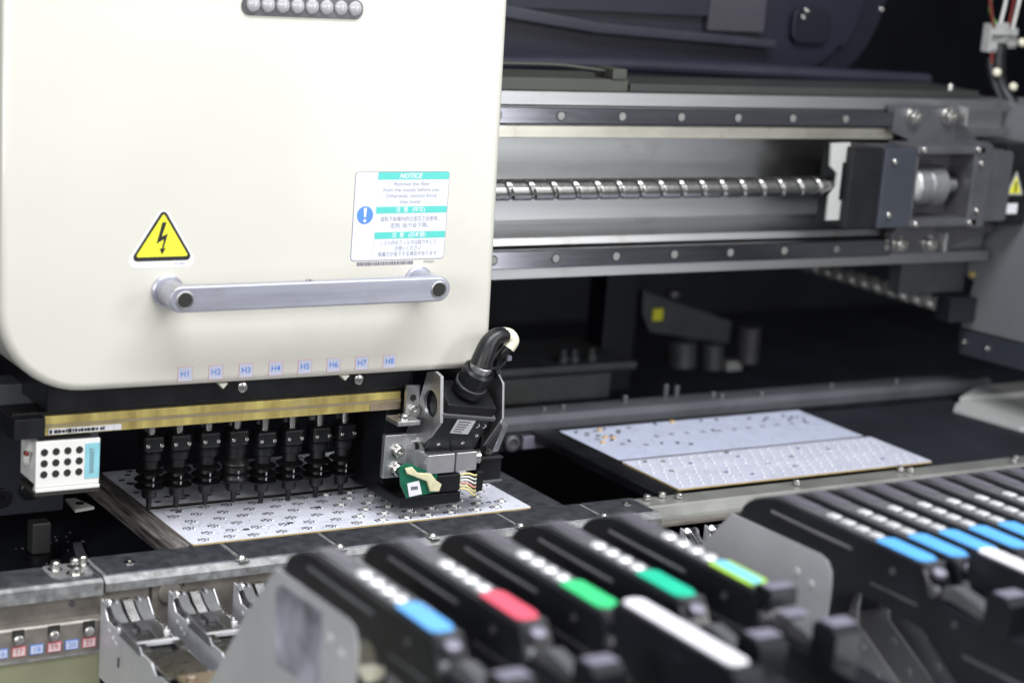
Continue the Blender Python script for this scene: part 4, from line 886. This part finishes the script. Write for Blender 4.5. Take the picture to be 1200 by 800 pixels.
    for (y, z) in ((-82, -34), (-90, -37), (-97, -39)):
        mb = MB(); mb.lathe([(2.2, 0), (2.2, 0.5), (1.2, 0.8)], (5, y, z), (-1, 0, 0), 12); mb.build('plate_rivet', keym, f)
    MB().box(4.4, 5.0, -106, -103.5, -56, -48).build('plate_slot', hole_m, f)
    mb = MB(); mb.lathe([(3.4, 0), (3.6, 3), (2.2, 4)], (8, -70, -16), (-.6, -.6, .6), 14); mb.build('head_screw', solder, f)
    mb = MB(); mb.lathe([(2.8, 0), (2.8, 3), (1.4, 3.6)], (12, -116, -24.6), (0, 0, 1), 12); mb.build('cover_pin', castg, f)
    mb = MB(); mb.lathe([(4, 0), (4, 4), (2, 5)], (14, -226, -22), (0, 0, 1), 12); mb.build('cover_pin', bronze, f)
    return f
fA = feeder(46)
fB = feeder(25)
def set_mat(root, part, m, k=None):
    for ch in [c for c in bpy.data.objects if c.parent == root and c.name.split('.')[0] == part]:
        ch.material_slots[0].link = 'OBJECT'; ch.material_slots[0].material = m
lanesA = [-108, -50.6, 6.8, 64.2, 121.6]
colsA = [lab_blue, lab_red, lab_green, lab_teal, lab_lime]
labsA = ['leftmost black tape feeder, with a light blue label and a grey side plate', 'black tape feeder with the red label, second from the left', 'black tape feeder with the bright green label and a long white tape strip', 'black tape feeder with the dark teal green label', 'black tape feeder with the lime and sky blue label, beside the wide gap']
feedersA = []
for i, x in enumerate(lanesA):
    f = fA if i == 0 else copy_tree(fA)
    f['label'] = labsA[i]; feedersA.append(f)
for i, f in enumerate(feedersA):
    f.location = Vector((lanesA[i], -400, -80)) * MM; set_mat(f, 'colour_label', colsA[i])
nB = 13
feedersB = []
ordn = ['first', 'second', 'third', 'fourth', 'fifth', 'sixth', 'seventh', 'eighth', 'ninth', 'tenth', 'eleventh', 'twelfth', 'thirteenth']
for i in range(nB):
    f = fB if i == 0 else copy_tree(fB)
    if i == 0: f['label'] = 'leftmost feeder of the close packed right bank, showing its full grey side plate'
    elif i == 1: f['label'] = 'second feeder of the right bank, with a long white tape strip behind its blue label'
    else: f['label'] = '%s feeder from the left in the close packed bank' % ordn[i]
    feedersB.append(f)
for i, f in enumerate(feedersB):
    f.location = Vector((265 + 28.7 * i, -400, -80)) * MM
def add_on(f, lane, builder):
    WL[f.name] = Vector((lane, -400, -80)); return builder(f, lane)
def white_tape(f, lane):
    MB(Matrix.Translation((lane, 0, 0))).prism([(-598, 125), (-598, 156), (-602, 158), (-712, 158), (-716, 154), (-716, 124)], 'x', 2, 22.2, 1).build('reel_arm', feedblk, f)
    MB(Matrix.Translation((lane, 0, 0))).prism([(5, -604), (9, -600), (17, -600), (20, -604), (20, -702), (17, -708), (8, -708), (5, -704)], 'z', 158.1, 159.2, .3).build('white_tape', tape_w, f)
def plate_film(f, lane):
    MB(Matrix.Translation((lane, 0, 0))).prism([(-388, 108), (-396, 113), (-455, 115), (-457, 62), (-392, 58)], 'x', -0.5, -0.1, 0).build('worn_film', mat('worn_film', (0.42, 0.42, 0.5), 0.1, 0.35, 0.3, 26, 0.2, 200), f, label='mottled worn lilac film on the side plate')
    m0 = MB(); m0.lathe([(13, 0), (13, 6), (11, 8)], (lane + 1.6, -512, 104), (1, 0, 0), 20); m0.build('cream_wheel', cream_pl, f)
add_on(feedersA[0], lanesA[0], plate_film)
add_on(feedersA[2], lanesA[2], white_tape)
add_on(feedersB[1], 265 + 28.7, white_tape)
def sky_inset(f, lane):
    MB(Matrix.Translation((lane, 0, 0))).prism([(7.5, -538), (16.5, -538), (16.5, -578), (7.5, -582)], 'z', 148.7, 149.2, .1).build('label_inset', lab_sky, f)
    MB(Matrix.Translation((lane, 0, 0))).box(2, 24, -604, -588, 140, 152, 1).build('end_block', feedblk, f)
    MB(Matrix.Translation((lane, 0, 0))).box(3, 23, -602, -592, 152.1, 153.2, .4).build('lit_step_top', feedlil, f)  # paler slab for the lit top of the end block
    MB(Matrix.Translation((lane, 0, 0))).box(3, 21, -620, -610, 140, 142, .4).build('lit_step_top', feedlil, f)  # another lit step top, lightened by its colour
    m0 = MB(); m0.lathe([(3, 0), (3, 4), (1.5, 5)], (lane + 28, -640, 128), (0.2, -1, .2), 14); m0.build('roller_tip', tape_w, f)
    m0 = MB(); m0.tube([(lane + 26, -622, 128), (lane + 32, -630, 116), (lane + 34, -632, 96), (lane + 34, -632, 70)], 3, 10); m0.build('drive_belt', mat('olive_tape', (0.3, 0.36, 0.16), 0, .4), f)
add_on(feedersA[4], lanesA[4], sky_inset)

bpy.context.view_layer.update()
